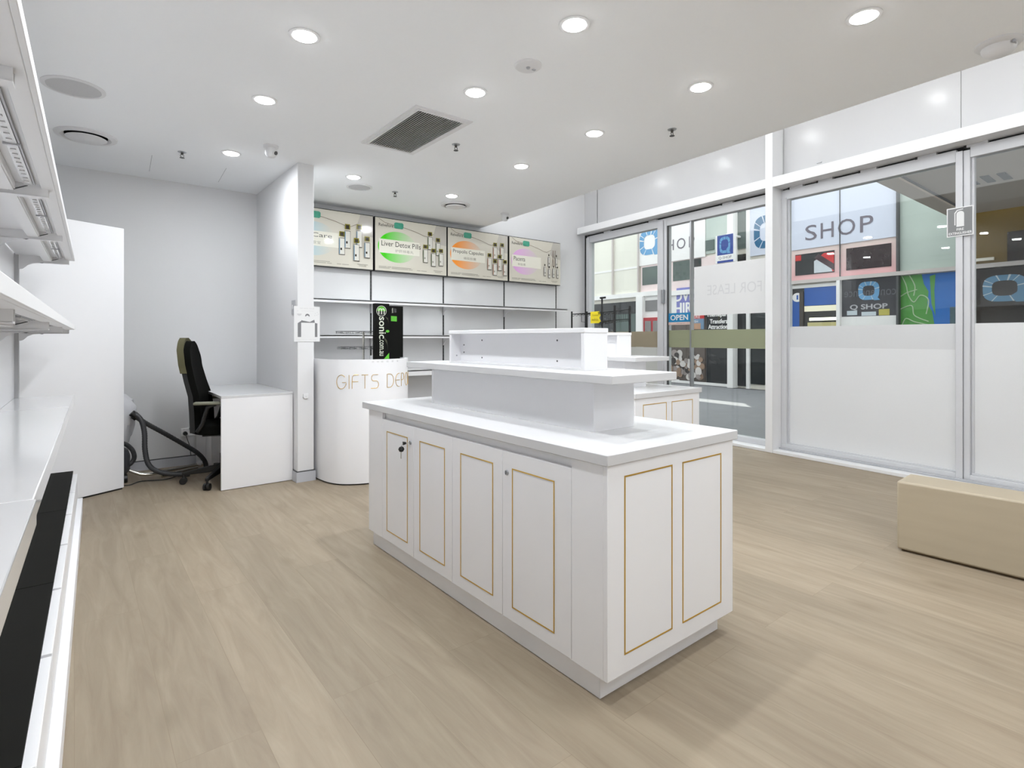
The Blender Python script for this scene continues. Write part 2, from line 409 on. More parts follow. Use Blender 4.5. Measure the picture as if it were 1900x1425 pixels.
def round_fit(name, label, cat, u, v, R, kind):
    x, y = onZ(u, v, ZC); t = thing(name, label, cat, (x, y, ZC))
    if kind == 'speaker':
        MB().lathe([(R, 0), (R, -.004), (R * .86, -.008), (R * .85, -.004), (R * .85, 0)], (0, 0, 0), 48).build('rim', WMETAL, t, local=True)
        MB().lathe([(R * .85, -.003), (0, -.006)], (0, 0, 0), 48).build('grille', mat('speaker_grille', (196, 196, 197), .8, var=.1, scale=400, bump=.3), t, local=True)
    elif kind == 'vent':
        MB().lathe([(R, 0), (R * .98, -.010), (R * .80, -.016), (R * .70, -.004), (R * .68, 0)], (0, 0, 0), 48).build('rim', WMETAL, t, local=True)
        MB().lathe([(R * .68, -.0006), (0, -.0006)], (0, 0, 0), 48).build('duct_opening', BLACK, t, local=True)
        MB().lathe([(R * .02, -.002), (R * .02, -.014), (R * .60, -.014), (R * .66, -.020), (R * .60, -.028), (0, -.032)], (0, 0, 0), 48).build('damper_plate', WMETAL, t, local=True)
    elif kind == 'detector':
        MB().lathe([(R, 0), (R, -.006), (R * .9, -.012), (0, -.012)], (0, 0, 0), 40).build('cover_plate', WMETAL, t, local=True)
        m = MB(); m.lathe([(.012, -.012), (.009, -.019), (0, -.020)], (0, 0, 0), 14); m.box((.03, -.006, -.016), (.05, .006, -.012))
        m.build('sensor', GREY, t, local=True)
    return t
round_fit('ceiling_speaker', 'flat grey round speaker in the ceiling above the left shelves', 'speaker', 137, 162, .155, 'speaker')
round_fit('ceiling_speaker', 'faint round speaker disc in the ceiling near the green screen', 'speaker', 667, 347, .125, 'speaker')
round_fit('exhaust_vent', 'round white vent with a dark ring gap, left of the ceiling grille', 'vent', 160, 252, .19, 'vent')
round_fit('exhaust_vent', 'round white vent with a dark ring gap above the green and orange screens', 'vent', 845, 380, .165, 'vent')
round_fit('smoke_detector', 'flat round white detector between two downlights of the front rows', 'detector', 980, 121, .075, 'detector')

# square supply grille
gx0, gx1, gy0, gy1 = 1.70, 2.14, 3.12, 3.98
t = thing('air_grille', 'square white ceiling grille with dark parallel slots', 'air vent', (gx0, gy0, ZC))
W_, H_ = gx1 - gx0, gy1 - gy0
m = MB()
m.frame(lambda a, b, d: (a, b, -d), (0, 0, W_, H_, .035), .008); m.frame(lambda a, b, d: (a, b, -d), (.03, .03, W_ - .03, H_ - .03, .016), .014)
m.build('outer_frame', WMETAL, t, local=True, bevel=.001)
MB().box((.04, .04, -.002), (W_ - .04, H_ - .04, -.0002)).build('backing', BLACK, t, local=True)
m = MB(); ns = 20
for i in range(ns + 1):
    x = .046 + (W_ - .092) * i / ns
    m.add([(x - .0055, .045, -.012), (x - .0015, .045, -.012), (x + .0055, .045, -.003), (x + .0015, .045, -.003),
           (x - .0055, H_ - .045, -.012), (x - .0015, H_ - .045, -.012), (x + .0055, H_ - .045, -.003), (x + .0015, H_ - .045, -.003)],
          [(0, 1, 2, 3), (4, 7, 6, 5), (0, 4, 5, 1), (1, 5, 6, 2), (2, 6, 7, 3), (3, 7, 4, 0)])
m.build('slats', WMETAL, t, local=True)

def sprinkler(u, v, label):
    x, y = onZ(u, v, ZC); t = thing('sprinkler', label, 'sprinkler', (x, y, ZC), group='ceiling sprinklers')
    MB().lathe([(.032, 0), (.030, -.004), (.014, -.010), (.012, -.006), (.012, 0)], (0, 0, 0), 24).build('escutcheon', STEEL, t, local=True)
    m = MB(); m.lathe([(.009, -.002), (.009, -.022), (.005, -.024)], (0, 0, 0), 12)
    for s in (-1, 1): m.tube([(s * .008, 0, -.02), (s * .013, 0, -.032), (s * .003, 0, -.046)], .0025, 6)
    m.build('body', mat('sprinkler_brass', (96, 94, 90), .35, metal=.8), t, local=True)
    MB().lathe([(.004, -.044), (.018, -.046), (.018, -.048), (0, -.048)], (0, 0, 0), 16).build('deflector', DGREY, t, local=True)
sprinkler(338, 282, 'chrome sprinkler right of the large round vent on the left')
sprinkler(846, 268, 'chrome sprinkler just right of the square ceiling grille')
sprinkler(1247, 240, 'chrome sprinkler nearest the bulkhead edge over the door')
sprinkler(733, 356, 'chrome sprinkler right of the faint speaker disc near the screens')

def dome_camera(u, v, label, face, s=1.0):
    x, y = onZ(u, v, ZC); t = thing('security_camera', label, 'security camera', (x, y, ZC), face, group='ceiling cameras')
    MB().lathe([(.055 * s, 0), (.055 * s, -.012), (.044 * s, -.02), (.034 * s, -.02)], (0, 0, 0), 32).build('mount', WMETAL, t, local=True)
    m = MB(); pr = [(.040 * s, -.018), (.044 * s, -.045 * s), (.040 * s, -.07 * s), (.026 * s, -.088 * s), (0, -.094 * s)]
    m.lathe(pr, (0, 0, 0), 32); m.build('eyeball', WMETAL, t, local=True)
    lens = MB(); lens.tube([(.034 * s, 0, -.055 * s), (.050 * s, 0, -.062 * s)], [.024 * s, .022 * s], 20); lens.build('lens_hood', WMETAL, t, local=True)
    MB().tube([(.0495 * s, 0, -.0618 * s), (.0515 * s, 0, -.0626 * s)], .015 * s, 18).build('lens', DGREY, t, local=True)
    return t
dome_camera(503, 271, 'white ceiling camera just left of the wall stub top', -1.1)
dome_camera(937, 396, 'white ceiling camera above the orange and pink screens', -1.6)
x, y = onZ(1853, 80, ZC)
t = thing('motion_detector', 'large white domed detector at the bulkhead edge, top right', 'detector', (x, y, ZC))
MB().lathe([(.095, 0), (.095, -.010), (.085, -.020), (.066, -.024)], (0, 0, 0), 40).build('base', WMETAL, t, local=True)
MB().lathe([(.072, -.02), (.068, -.040), (.052, -.058), (.028, -.068), (0, -.071)], (0, 0, 0), 40).build('dome', WMETAL, t, local=True)
m = MB(); m.box((-.050, -.070, -.036), (-.016, -.060, -.022)); m.build('name_plate', GREY, t, local=True)

# ================================================================== LEFT SHELVING AND BASE
SR = math.radians(-1.12)                                       # the run stands a touch off the room's axis
# local frame: y along the run, x out into the room; origin at the far end, on the front line of the shelves
sh = thing('shelving_unit', 'white metal wall shelving with two bracketed shelves, seen from below', 'shelving', (0.0, 4.85, 0), SR)
LEN = 6.6
ups = [-.022, -1.14, -2.26, -3.38, -4.5, -5.62]
def shelf(name_z, z, lip, depth, front):
    s = MB(); s.box((front - depth, -LEN, z + .012), (front - .012, 0, z + .024)); s.box((front - .012, -LEN, z - .002), (front, 0, z + lip))
    s.box((front - .05, -LEN, z - .002), (front - .012, 0, z + .006)); s.box((front - .05, -LEN, z), (front - .046, 0, z + .024))
    so_ = s.build('shelf', WMETAL, sh, bevel=.002, local=True)
    for y in ups:
        b = MB(); x0 = front - depth + .0
        prof = [(x0 + .01, z + .012), (front - .03, z + .012), (front - .03, z - .028), (x0 + .13, z - .030), (x0 + .085, z - .034), (x0 + .055, z - .048), (x0 + .04, z - .066), (x0 + .03, z - .074), (x0 + .01, z - .078)]
        b.extr([(p[0], y - .02, p[1]) for p in prof], (0, .006, 0)); b.extr([(p[0], y + .016, p[1]) for p in prof], (0, .006, 0))
        b.box((x0 + .02, y - .02, z - .03), (front - .03, y + .022, z - .026))
        b.build('bracket', WMETAL, so_, local=True)
    for i in range(len(ups)):
        y1 = ups[i] - .03; y0 = (ups[i + 1] + .03) if i + 1 < len(ups) else -LEN
        r = MB(); r.box((front - depth * .56, y0, z - .014), (front - depth * .56 + .05, y1, z + .010)); r.box((front - depth * .56 + .004, y0, z - .020), (front - depth * .56 + .046, y1, z - .012))
        r.build('stiffener', WMETAL, so_, local=True)
        st = MB(); st.box((front - .095, y0 + .02, z + .001), (front - .070, y1 - .02, z + .010), 0); st.box((front - .068, y0 + .02, z + .002), (front - .064, y1 - .02, z + .009), 1)
        nn = int((y1 - y0) / .05)
        for k in range(nn):
            yy = y0 + .03 + k * .05
            st.box((front - .089, yy, z - .0015), (front - .077, yy + .012, z + .002), 2)
        st.box((front - .10, (y0 + y1) / 2 - .004, z - .003), (front - .062, (y0 + y1) / 2 + .004, z + .003), 1)
        st.build('light_strip', [GLOSSW, GREY, INKL], so_, local=True)
        wi = MB(); wi.tube([(front - .085, y1 - .02, z - .002), (front - .12, y1 + .01, z - .012), (front - .17, y1 + .016, z - .032), (front - .23, y1 + .02, z - .02)], .0022, 6)
        wi.build('cable', DGREY, so_, local=True)
    return so_
shelf('a', 1.752, .028, .30, .002)
shelf('b', 1.279, .028, .30, .002)
for y in ups:
    MB().box((-.316, y - .022, .83), (-.284, y + .022, 2.25)).build('upright', mat('upright_grey', (166, 166, 167), .45, var=.02), sh, local=True)
MB().box((-.322, -LEN, .83), (-.306, -.03, 2.25)).build('back_panel', LAM, sh, local=True)

cb = thing('wall_counter', 'long white counter base under the left shelving with black display mats', 'counter', (0.0, 4.85, 0), math.radians(-1.45))
# counter slabs, joined at 1.9 m
for y0, y1, dx in ((-3.08, 0.0, 0.0), (-LEN, -3.084, .006)):
    MB().box((-.33, y0, .765), (0 + dx, y1, .829)).build('counter_slab', GLOSSW, cb, bevel=.003, local=True)
MB().box((-.33, -LEN, .0), (-.17, 0, .763)).build('counter_carcass', LAM, cb, local=True)
MB().box((-.168, -LEN, 0), (-.055, .05, .284)).build('platform_carcass', LAM, cb, local=True)
ym = [.05, -1.03, -2.14, -3.26, -4.38, -5.5, -6.6]
for a, b in zip(ym, ym[1:]):
    MB().box((-.165, b + .002, .284), (-.008, a - .002, .296)).build('display_mat', BLKMAT, cb, bevel=.001, local=True)
yd = [.05, -.52, -1.05, -1.59, -2.15, -2.70, -3.25, -3.8, -4.36, -4.9, -5.5, -6.05, -6.6]
for a, b in zip(yd, yd[1:]):
    MB().box((-.05, b + .010, .105), (.016, a - .010, .272)).build('drawer_front', LAM, cb, bevel=.002, local=True)
MB().box((-.053, -LEN, .095), (-.006, .05, .268)).build('drawer_gap', GREY, cb, local=True)
MB().box((-.06, -LEN, 0), (.044, .05, .10)).build('plinth', LAM, cb, bevel=.002, local=True)

# ================================================================== DISPLAY ISLANDS
def gold_rect(P, u0, v0, u1, v1, b=.0052): return MB().frame(P, (u0, v0, u1, v1, b), .0015)
def make_island(label):
    X, Y = 1.37, 1.238
    t = thing('display_island', label, 'display counter', (X, Y, 0))
    P = lambda name, mb, m, bev=.002, par=None: mb.build(name, m, par or t, bevel=bev, local=True)
    w_, l_ = .773, 1.852                                       # body width (x) and length (y)
    P('plinth', MB().box((.02, .032, 0), (w_ - .032, l_ - .02, .09)), LAM, .001)
    # carcass with a finger-pull channel under the worktop on the long sides
    m = MB(); m.box((.022, .003, .085), (w_ - .022, l_ - .003, .80)); m.box((0, 0, .085), (.02, .148, .80)); m.box((0, l_ - .184, .085), (.02, l_, .80))
    m.box((w_ - .02, 0, .085), (w_, .148, .80)); m.box((w_ - .02, l_ - .184, .085), (w_, l_, .80))
    P('carcass', m, LAM, .001)
    e = P('end_panel', MB().box((0, -.018, .085), (w_, 0, .80)), LAM, .0015)
    for x0, x1 in ((.085, .355), (.418, .684)):
        gold_rect(lambda a, b, d: (a, -.018 - d, b), x0, .148, x1, .754).build('gold_frame', GOLD, e, local=True)
    doors = [(1.668, 1.301), (1.299, .930), (.928, .549), (.547, .150)]
    frames = [(1.612, 1.366), (1.237, .995), (.860, .612), (.484, .236)]
    for (a, b), (ga, gb) in zip(doors, frames):
        d = P('door', MB().box((0, b, .087), (.02, a, .762)), LAM, .0015)
        gold_rect(lambda p, q, dd: (-dd, p, q), gb, .142, ga, .699, .0045).build('gold_frame', GOLD, d, local=True)
    for y in (1.333, .518):
        k = MB(); k.tube([(0, y, .676), (-.005, y, .676)], [.011, .010], 20); k.build('lock', STEEL, t, local=True)
        MB().box((-.0058, y - .0015, .669), (-.005, y + .0015, .683)).build('keyhole', BLACK, t, local=True)
    P('worktop', MB().box((-.009, -.026, .798), (w_ + .026, 1.93, .836)), WTOP, .003)
    # middle box and its shelf
    bx0, bx1, by0, by1 = .287, .54, .31, 1.608
    m = MB(); m.box((bx0, by0 + .018, .836), (bx1, by1 - .018, 1.044)); P('riser_box', m, LAM, .001)
    for y in ((by0, by0 + .018), (by1 - .018, by1)): P('riser_end', MB().box((bx0 - .001, y[0], .836), (bx1 + .001, y[1], 1.044)), LAM, .001)
    P('middle_shelf', MB().box((.205, .143, 1.044), (.615, 1.771, 1.078)), WTOP, .003)
    # open top box
    tx0, tx1, ty0, ty1 = .357, .505, .431, 1.526
    m = MB(); m.box((.425, ty0 + .02, 1.078), (.437, ty1 - .02, 1.243)); m.box((tx0 + .001, ty0 + .02, 1.078), (tx1 - .001, ty1 - .02, 1.086))
    pb = P('divider_board', m, LAM, 0)
    for y in ((ty0, ty0 + .02), (ty1 - .02, ty1)): P('top_box_end', MB().box((tx0, y[0], 1.078), (tx1, y[1], 1.243)), LAM, .001)
    P('top_board', MB().box((tx0 - .003, ty0 - .003, 1.243), (tx1 + .003, ty1 + .003, 1.264)), LAM, .002)
    for y, z in ((1.29, 1.208), (1.29, 1.11), (.674, 1.209), (.674, 1.111), (1.473, 1.18), (1.473, 1.137)):
        s = MB(); s.tube([(.425, y, z), (.4235, y, z)], .0045, 12); s.build('cap_screw', DGREY, pb, local=True)
    s = MB(); s.tube([(.395, 1.506, 1.118), (.395, 1.5045, 1.118)], .0045, 12); s.build('cap_screw', GREY, pb, local=True)
    return t
isl = make_island('large white tiered island counter with gold door frames, nearest the viewer')
isl2 = copy_tree(isl); isl2['label'] = 'second white tiered island counter, behind the nearest one by the glass door'
isl2.location = (1.37 + 1.655, 1.238 + 1.22, 0)

# key left in the island's lock
t = thing('key', 'small black-headed key hanging from the second cabinet door lock', 'key', (1.365, 2.571, .676))
m = MB(); m.tube([(0, 0, 0), (-.022, 0, 0)], .0035, 8); m.build('shank', CHROME, t, local=True)
m = MB(); m.tube([(-.020, .003, 0), (-.036, .008, -.001)], [.006, .010], 12); m.build('inserted_head', BLACK, t, local=True)
m = MB(); m.tube([(-.036, .012, -.006), (-.036, .030, -.020)], .0012, 6); m.build('ring', STEEL, t, local=True)
m = MB(); m.lathe([(0, .016), (.011, .011), (.016, 0), (.011, -.011), (0, -.016)], (-.030, .036, -.036), 18); m.build('spare_head', BLACK, t, local=True)
MB().box((-.032, .034, -.085), (-.029, .040, -.05)).build('spare_blade', CHROME, t, local=True)

# ================================================================== DESK, CHAIR, VACUUM
dk = thing('desk', 'plain white panel desk against the wall stub', 'desk', (.914, 4.872, 0))
P = lambda n, mb, m, bev=.0015: mb.build(n, m, dk, bevel=bev, local=True)
P('side_panel', MB().box((0, 0, .004), (.555, .018, .735)), LAM)
P('side_panel', MB().box((0, 1.14, .004), (.555, 1.158, .735)), LAM)
P('desktop', MB().box((0, 0, .735), (.557, 1.16, .757)), WTOP, .002)
P('modesty_panel', MB().box((.53, .02, .12), (.548, 1.138, .735)), LAM)
P('pedestal', MB().box((.08, .86, .004), (.528, 1.138, .732)), mat('pedestal_grey', (232, 232, 234), .4, var=.01))

ch = thing('office_chair', 'black high-backed office chair tucked under the desk, olive-edged back', 'chair', (1.0, 5.22, 0), math.radians(-24))
def pad(outline, y0, y1, m, name, par=ch, bev=.02):
    return MB().extr([(p[0], y0, p[1]) for p in outline], (0, y1 - y0, 0)).build(name, m, par, bevel=bev, local=True, seg=3)
# seat
s = MB(); n = 28
vs = []; ring = [(.23 * math.cos(2 * PI * k / n) * (1 + .12 * abs(math.sin(4 * PI * k / n))), .235 * math.sin(2 * PI * k / n) * (1 + .12 * abs(math.sin(4 * PI * k / n)))) for k in range(n)]
for sc_, z in ((.86, .425), (1.0, .44), (1.03, .475), (.98, .505), (.7, .515)):
    vs += [(p[0] * sc_, p[1] * sc_, z) for p in ring]
fs = [tuple(range(n - 1, -1, -1)), tuple(range(4 * n, 5 * n))]
for i in range(4):
    for k in range(n): fs.append((i * n + k, i * n + (k + 1) % n, (i + 1) * n + (k + 1) % n, (i + 1) * n + k))
s.add(vs, fs); s.build('seat', BLACKF, ch, local=True)
# back: a curved padded shell, narrower at the top
def back_shell(off, thick, wscale, z0, z1, mname, m, topr):
    cl = [(-.175, .47), (-.18, .60), (-.188, .74), (-.218, .86), (-.246, 1.0), (-.258, 1.12), (-.250, 1.215)]
    vs = []; nz = 36; ny = 16
    def cx(z):
        for (x0, a), (x1, b) in zip(cl, cl[1:]):
            if a <= z <= b: return x0 + (x1 - x0) * (z - a) / (b - a)
        return cl[-1][0] if z > 1 else cl[0][0]
    grid = []
    for i in range(nz + 1):
        z = z0 + (z1 - z0) * i / nz
        hw = (.235 if z < .62 else .235 - .06 * min(1, (z - .62) / .35)) * wscale
        top = z1 - z
        if top < topr: hw *= math.sqrt(max(0.04, 1 - ((topr - top) / topr) ** 2))
        row = []
        for j in range(ny + 1):
            y = hw * (2 * j / ny - 1); bow = .05 * (y / .235) ** 2
            row.append((cx(z) + off + bow, y, z))
        grid.append(row)
    N = ny + 1
    vs = [p for r in grid for p in r]; M_ = len(vs)
    vs += [(p[0] - thick, p[1], p[2]) for p in vs]
    fs = []
    for i in range(nz):
        for j in range(ny):
            a = i * N + j; fs.append((a, a + 1, a + N + 1, a + N)); fs.append((M_ + a, M_ + a + N, M_ + a + N + 1, M_ + a + 1))
    for i in range(nz):
        for j in (0, ny):
            a = i * N + j; fs.append((a, a + N, M_ + a + N, M_ + a))
    for j in range(ny):
        for i in (0, nz):
            a = i * N + j; fs.append((a, M_ + a, M_ + a + 1, a + 1))
    return MB().add(vs, fs).build(mname, m, ch, local=True, bevel=.012, seg=3)
back_shell(.02, .06, .84, .46, 1.195, 'back_cushion', BLACKF, .17)
back_shell(-.028, .05, 1.0, .93, 1.222, 'head_rest_shell', OLIVE, .19)
back_shell(-.03, .035, .95, .45, .95, 'back_shell', BLACK, .02)
for sy in (-1, 1):
    m = MB(); m.tube([(-.14, sy * .235, .46), (-.10, sy * .25, .52), (-.06, sy * .255, .66), (.0, sy * .255, .685)], .016, 10); a = m.build('armrest', BLACK, ch, local=True)
    m = MB(); m.box((-.16, sy * .255 - .03, .680), (.08, sy * .255 + .03, .705)); m.build('arm_pad', mat('arm_pad_grey', (120, 120, 104), .6, var=.05), a, local=True, bevel=.01)
m = MB(); m.lathe([(.03, .10), (.03, .24), (.02, .24), (.02, .40)], (0, 0, 0), 18); m.box((-.14, -.1, .40), (.1, .1, .43)); m.build('gas_lift', BLACK, ch, local=True)
for k in range(5):
    a = math.radians(180 + 16 - 8 + 72 * k); c_, s_ = math.cos(a), math.sin(a)
    m = MB(); m.add([(.02 * -s_ + .03 * c_, .02 * c_ + .03 * s_, .09), (-.02 * -s_ + .03 * c_, -.02 * c_ + .03 * s_, .09), (-.02 * -s_ + .03 * c_, -.02 * c_ + .03 * s_, .15), (.02 * -s_ + .03 * c_, .02 * c_ + .03 * s_, .15),
                     (.014 * -s_ + .31 * c_, .014 * c_ + .31 * s_, .075), (-.014 * -s_ + .31 * c_, -.014 * c_ + .31 * s_, .075), (-.014 * -s_ + .31 * c_, -.014 * c_ + .31 * s_, .10), (.014 * -s_ + .31 * c_, .014 * c_ + .31 * s_, .10)],
                    [(0,1,2,3),(7,6,5,4),(0,4,5,1),(1,5,6,2),(2,6,7,3),(3,7,4,0)])
    lg = m.build('base_leg', BLACK, ch, local=True, bevel=.006)
    cxp, cyp = .30 * c_, .30 * s_
    m = MB()
    for o_ in (-.014, .014): m.tube([(cxp - s_ * (o_ - .009), cyp + c_ * (o_ - .009), .028), (cxp - s_ * (o_ + .009), cyp + c_ * (o_ + .009), .028)], .028, 18)
    m.tube([(cxp, cyp, .03), (cxp, cyp, .08)], .009, 8); m.build('caster', BLACK, lg, local=True)

# power outlet and plug
t = thing('power_outlet', 'white double power outlet low on the wall behind the chair', 'outlet', (.858, YB, .316))
MB().box((-.060, -.012, -.038), (.060, 0, .038)).build('face_plate', mat('outlet_white', (248, 248, 248), .4, var=.01), t, local=True, bevel=.003)
m = MB(); m.box((-.045, -.015, .022), (-.03, -.012, .03)); m.box((.012, -.015, .022), (.027, -.012, .03)); m.build('rocker_switch', WMETAL, t, local=True)
t = thing('power_plug', 'round black plug and cord in the outlet behind the chair', 'plug', (.832, YB - .012, .305))
MB().tube([(0, 0, 0), (0, -.035, 0)], [.02, .017], 18).build('plug_body', BLACK, t, local=True)
m = MB(); m.tube([(0, -.03, 0), (.003, -.05, -.02), (.016, -.06, -.07), (.034, -.06, -.13), (.04, -.05, -.21)], .0035, 8); m.build('cord', RUBBER, t, local=True)

# vacuum cleaner behind the door, with bag, wand and ribbed hose
YV = 5.72
def vp(u, v, Y=YV):
    x, z = onY(u, v, Y); return (x, Y, z)
vc = thing('vacuum_cleaner', 'grey and black vacuum cleaner half hidden behind the open door, with ribbed hose', 'vacuum cleaner', (.22, 5.74, 0))
MB().lathe([(.13, .06), (.155, .10), (.155, .22), (.14, .27), (.08, .30), (0, .305)], (0, 0, 0), 32).build('canister', mat('vac_grey', (70, 70, 74), .35, var=.05), vc, local=True)
for a in (40, 140, 220, 320):
    m = MB(); x, y = .15 * math.cos(math.radians(a)), .12 * math.sin(math.radians(a)); m.tube([(x - .015, y, .035), (x + .015, y, .035)], .035, 20); m.build('wheel', BLACK, vc, local=True)
def spline(pts, n=10):
    P = [Vector(p) for p in pts]; o = []
    for i in range(len(P) - 1):
        p0, p1, p2, p3 = P[max(i - 1, 0)], P[i], P[i + 1], P[min(i + 2, len(P) - 1)]
        for k in range(n):
            t_ = k / n
            o.append(0.5 * ((2 * p1) + (p2 - p0) * t_ + (2 * p0 - 5 * p1 + 4 * p2 - p3) * t_ ** 2 + (3 * p1 - p0 - 3 * p2 + p3) * t_ ** 3))
    o.append(P[-1]); return o
def ribbed(pts, r, name, par):
    P = spline(pts, 14); rr = [r * (1.0 if i % 2 else .90) for i in range(len(P))]
    return MB().tube(P, rr, 12).build(name, RUBBER, par, smooth=True)
HR = .021
ribbed([vp(250, 767, 5.66), vp(262, 780, 5.62), vp(268, 803, 5.60), vp(269, 835, 5.58), vp(276, 862, 5.56), vp(296, 876, 5.52), vp(330, 880, 5.50), vp(352, 880, 5.50)], HR, 'suction_hose', vc)
ribbed([vp(250, 772, 5.70), vp(272, 786, 5.74), vp(305, 804, 5.78), vp(340, 824, 5.80), vp(366, 840, 5.80), vp(380, 856, 5.80), vp(383, 872, 5.80)], HR, 'suction_hose', vc)
ribbed([vp(226, 862, 5.70), vp(240, 862, 5.70), vp(249, 850, 5.70), vp(246, 836, 5.70), vp(236, 826, 5.70), vp(226, 822, 5.70)], .019, 'outlet_hose', vc)
m = MB(); m.tube([vp(228, 862, 5.70), vp(238, 861, 5.70)], .024, 16); m.build('hose_cuff', BLACK, vc)
m = MB(); m.tube([vp(244, 766, 5.66), vp(252, 772, 5.66)], .027, 16); m.tube([vp(247, 771, 5.69), vp(254, 776, 5.69)], .026, 16); m.build('hose_coupling', BLACK, vc)
m = MB(); m.tube(spline([vp(240, 873, 5.62), vp(262, 880, 5.60), vp(282, 879, 5.60), vp(300, 876, 5.62)]), .014, 12); m.tube([vp(296, 876, 5.60), vp(370, 861, 5.82)], .013, 12); m.build('wand', CHROME, vc)
m = MB(); m.tube([vp(300, 884, 5.58), vp(366, 867, 5.70)], .012, 12); m.build('wand', CHROME, vc)
m = MB(); m.tube([vp(366, 858, 5.80), vp(374, 859, 5.80)], .022, 12); m.build('wand_collar', WMETAL, vc)
m = MB()
P_ = spline([(.16, 5.62, .012), (.34, 5.52, .008), (.44, 5.60, .008), (.62, 5.55, .008), (.80, 5.72, .010), (.90, 5.9, .012)]); m.tube(P_, .004, 6); m.build('mains_cord', BLACK, vc)
# plastic bag hung over the machine
BAG = mat('translucent_plastic', (232, 232, 236), .25, var=.02, scale=30)
bp_ = BAG.node_tree.nodes['Principled BSDF']; bp_.inputs['Alpha'].default_value = .8; bp_.inputs['Transmission Weight'].default_value = .15
m = MB(); n = 30; rings = [(.012, .74), (.06, .725), (.10, .68), (.125, .62), (.13, .55), (.115, .47), (.095, .39), (.07, .32), (.05, .285)]
vs = []
for i, (r, z) in enumerate(rings):
    for k in range(n):
        a = 2 * PI * k / n; q = r * (1 + .10 * math.sin(5 * a + i * 1.3) + .06 * math.sin(11 * a - i * 2.1))
        vs.append((.29 + q * math.cos(a), 5.80 + .8 * q * math.sin(a), z + .008 * math.sin(3 * a + i)))
fs = [tuple(range(n))]
for i in range(len(rings) - 1):
    for k in range(n): fs.append((i * n + k, i * n + (k + 1) % n, (i + 1) * n + (k + 1) % n, (i + 1) * n + k))
tag(m.add(vs, fs).build('plastic_bag', BAG), 'crumpled clear plastic bag over the vacuum cleaner beside the door', 'bag')

# ================================================================== BACK WALL SHELVING AND SCREENS
YG = 6.05
bx = [1.73, 2.707, 3.69, 4.67, 5.655]
bs = thing('shelving_unit', 'white wall shelving with long shelves under the four screens', 'shelving', (bx[0], YB, 0))
for a, b in zip(bx, bx[1:]): MB().box((a + .012, YG, .06), (b - .012, YG + .02, 2.62)).build('back_panel', GLOSSW, bs)
for x in bx:
    m = MB(); m.box((x - .011, YG + .004, .06), (x + .011, YG + .03, 2.62), 0)
    for k in range(60): m.box((x - .004, YG + .002, .10 + k * .042), (x + .004, YG + .005, .126 + k * .042), 1)
    m.build('upright', [mat('slot_dark', (62, 62, 64), .5), BLACK], bs)
def back_shelf(z, depth, thick, x0, x1, metal=True):
    m = MB(); m.box((x0, YG - depth, z), (x1, YG, z + .014)); m.box((x0, YG - depth, z - thick), (x1, YG - depth + .012, z + .016))
    s = m.build('shelf', WMETAL, bs, bevel=.0015)
    d = MB(); d.box((x0, YG - depth - .001, z + .0165), (x1, YG - depth + .004, z + .0185)); d.build('ticket_strip', DGREY, s)
    for x in bx:
        if x0 - .02 <= x <= x1 + .02:
            b = MB(); b.extr([(x - .006, YG, z), (x - .006, YG - depth + .03, z), (x - .006, YG - depth + .05, z - .03), (x - .006, YG - .06, z - .05), (x - .006, YG - .01, z - .11), (x - .006, YG, z - .11)], (.012, 0, 0)); b.build('bracket', WMETAL, s)
back_shelf(1.622, .30, .022, 1.66, 5.60)
back_shelf(1.238, .34, .018, 1.66, 5.60)
back_shelf(.835, .38, .05, 1.66, 5.60)
MB().box((1.66, YG - .40, 0), (5.60, YG - .02, .16)).build('base_deck', LAM, bs)

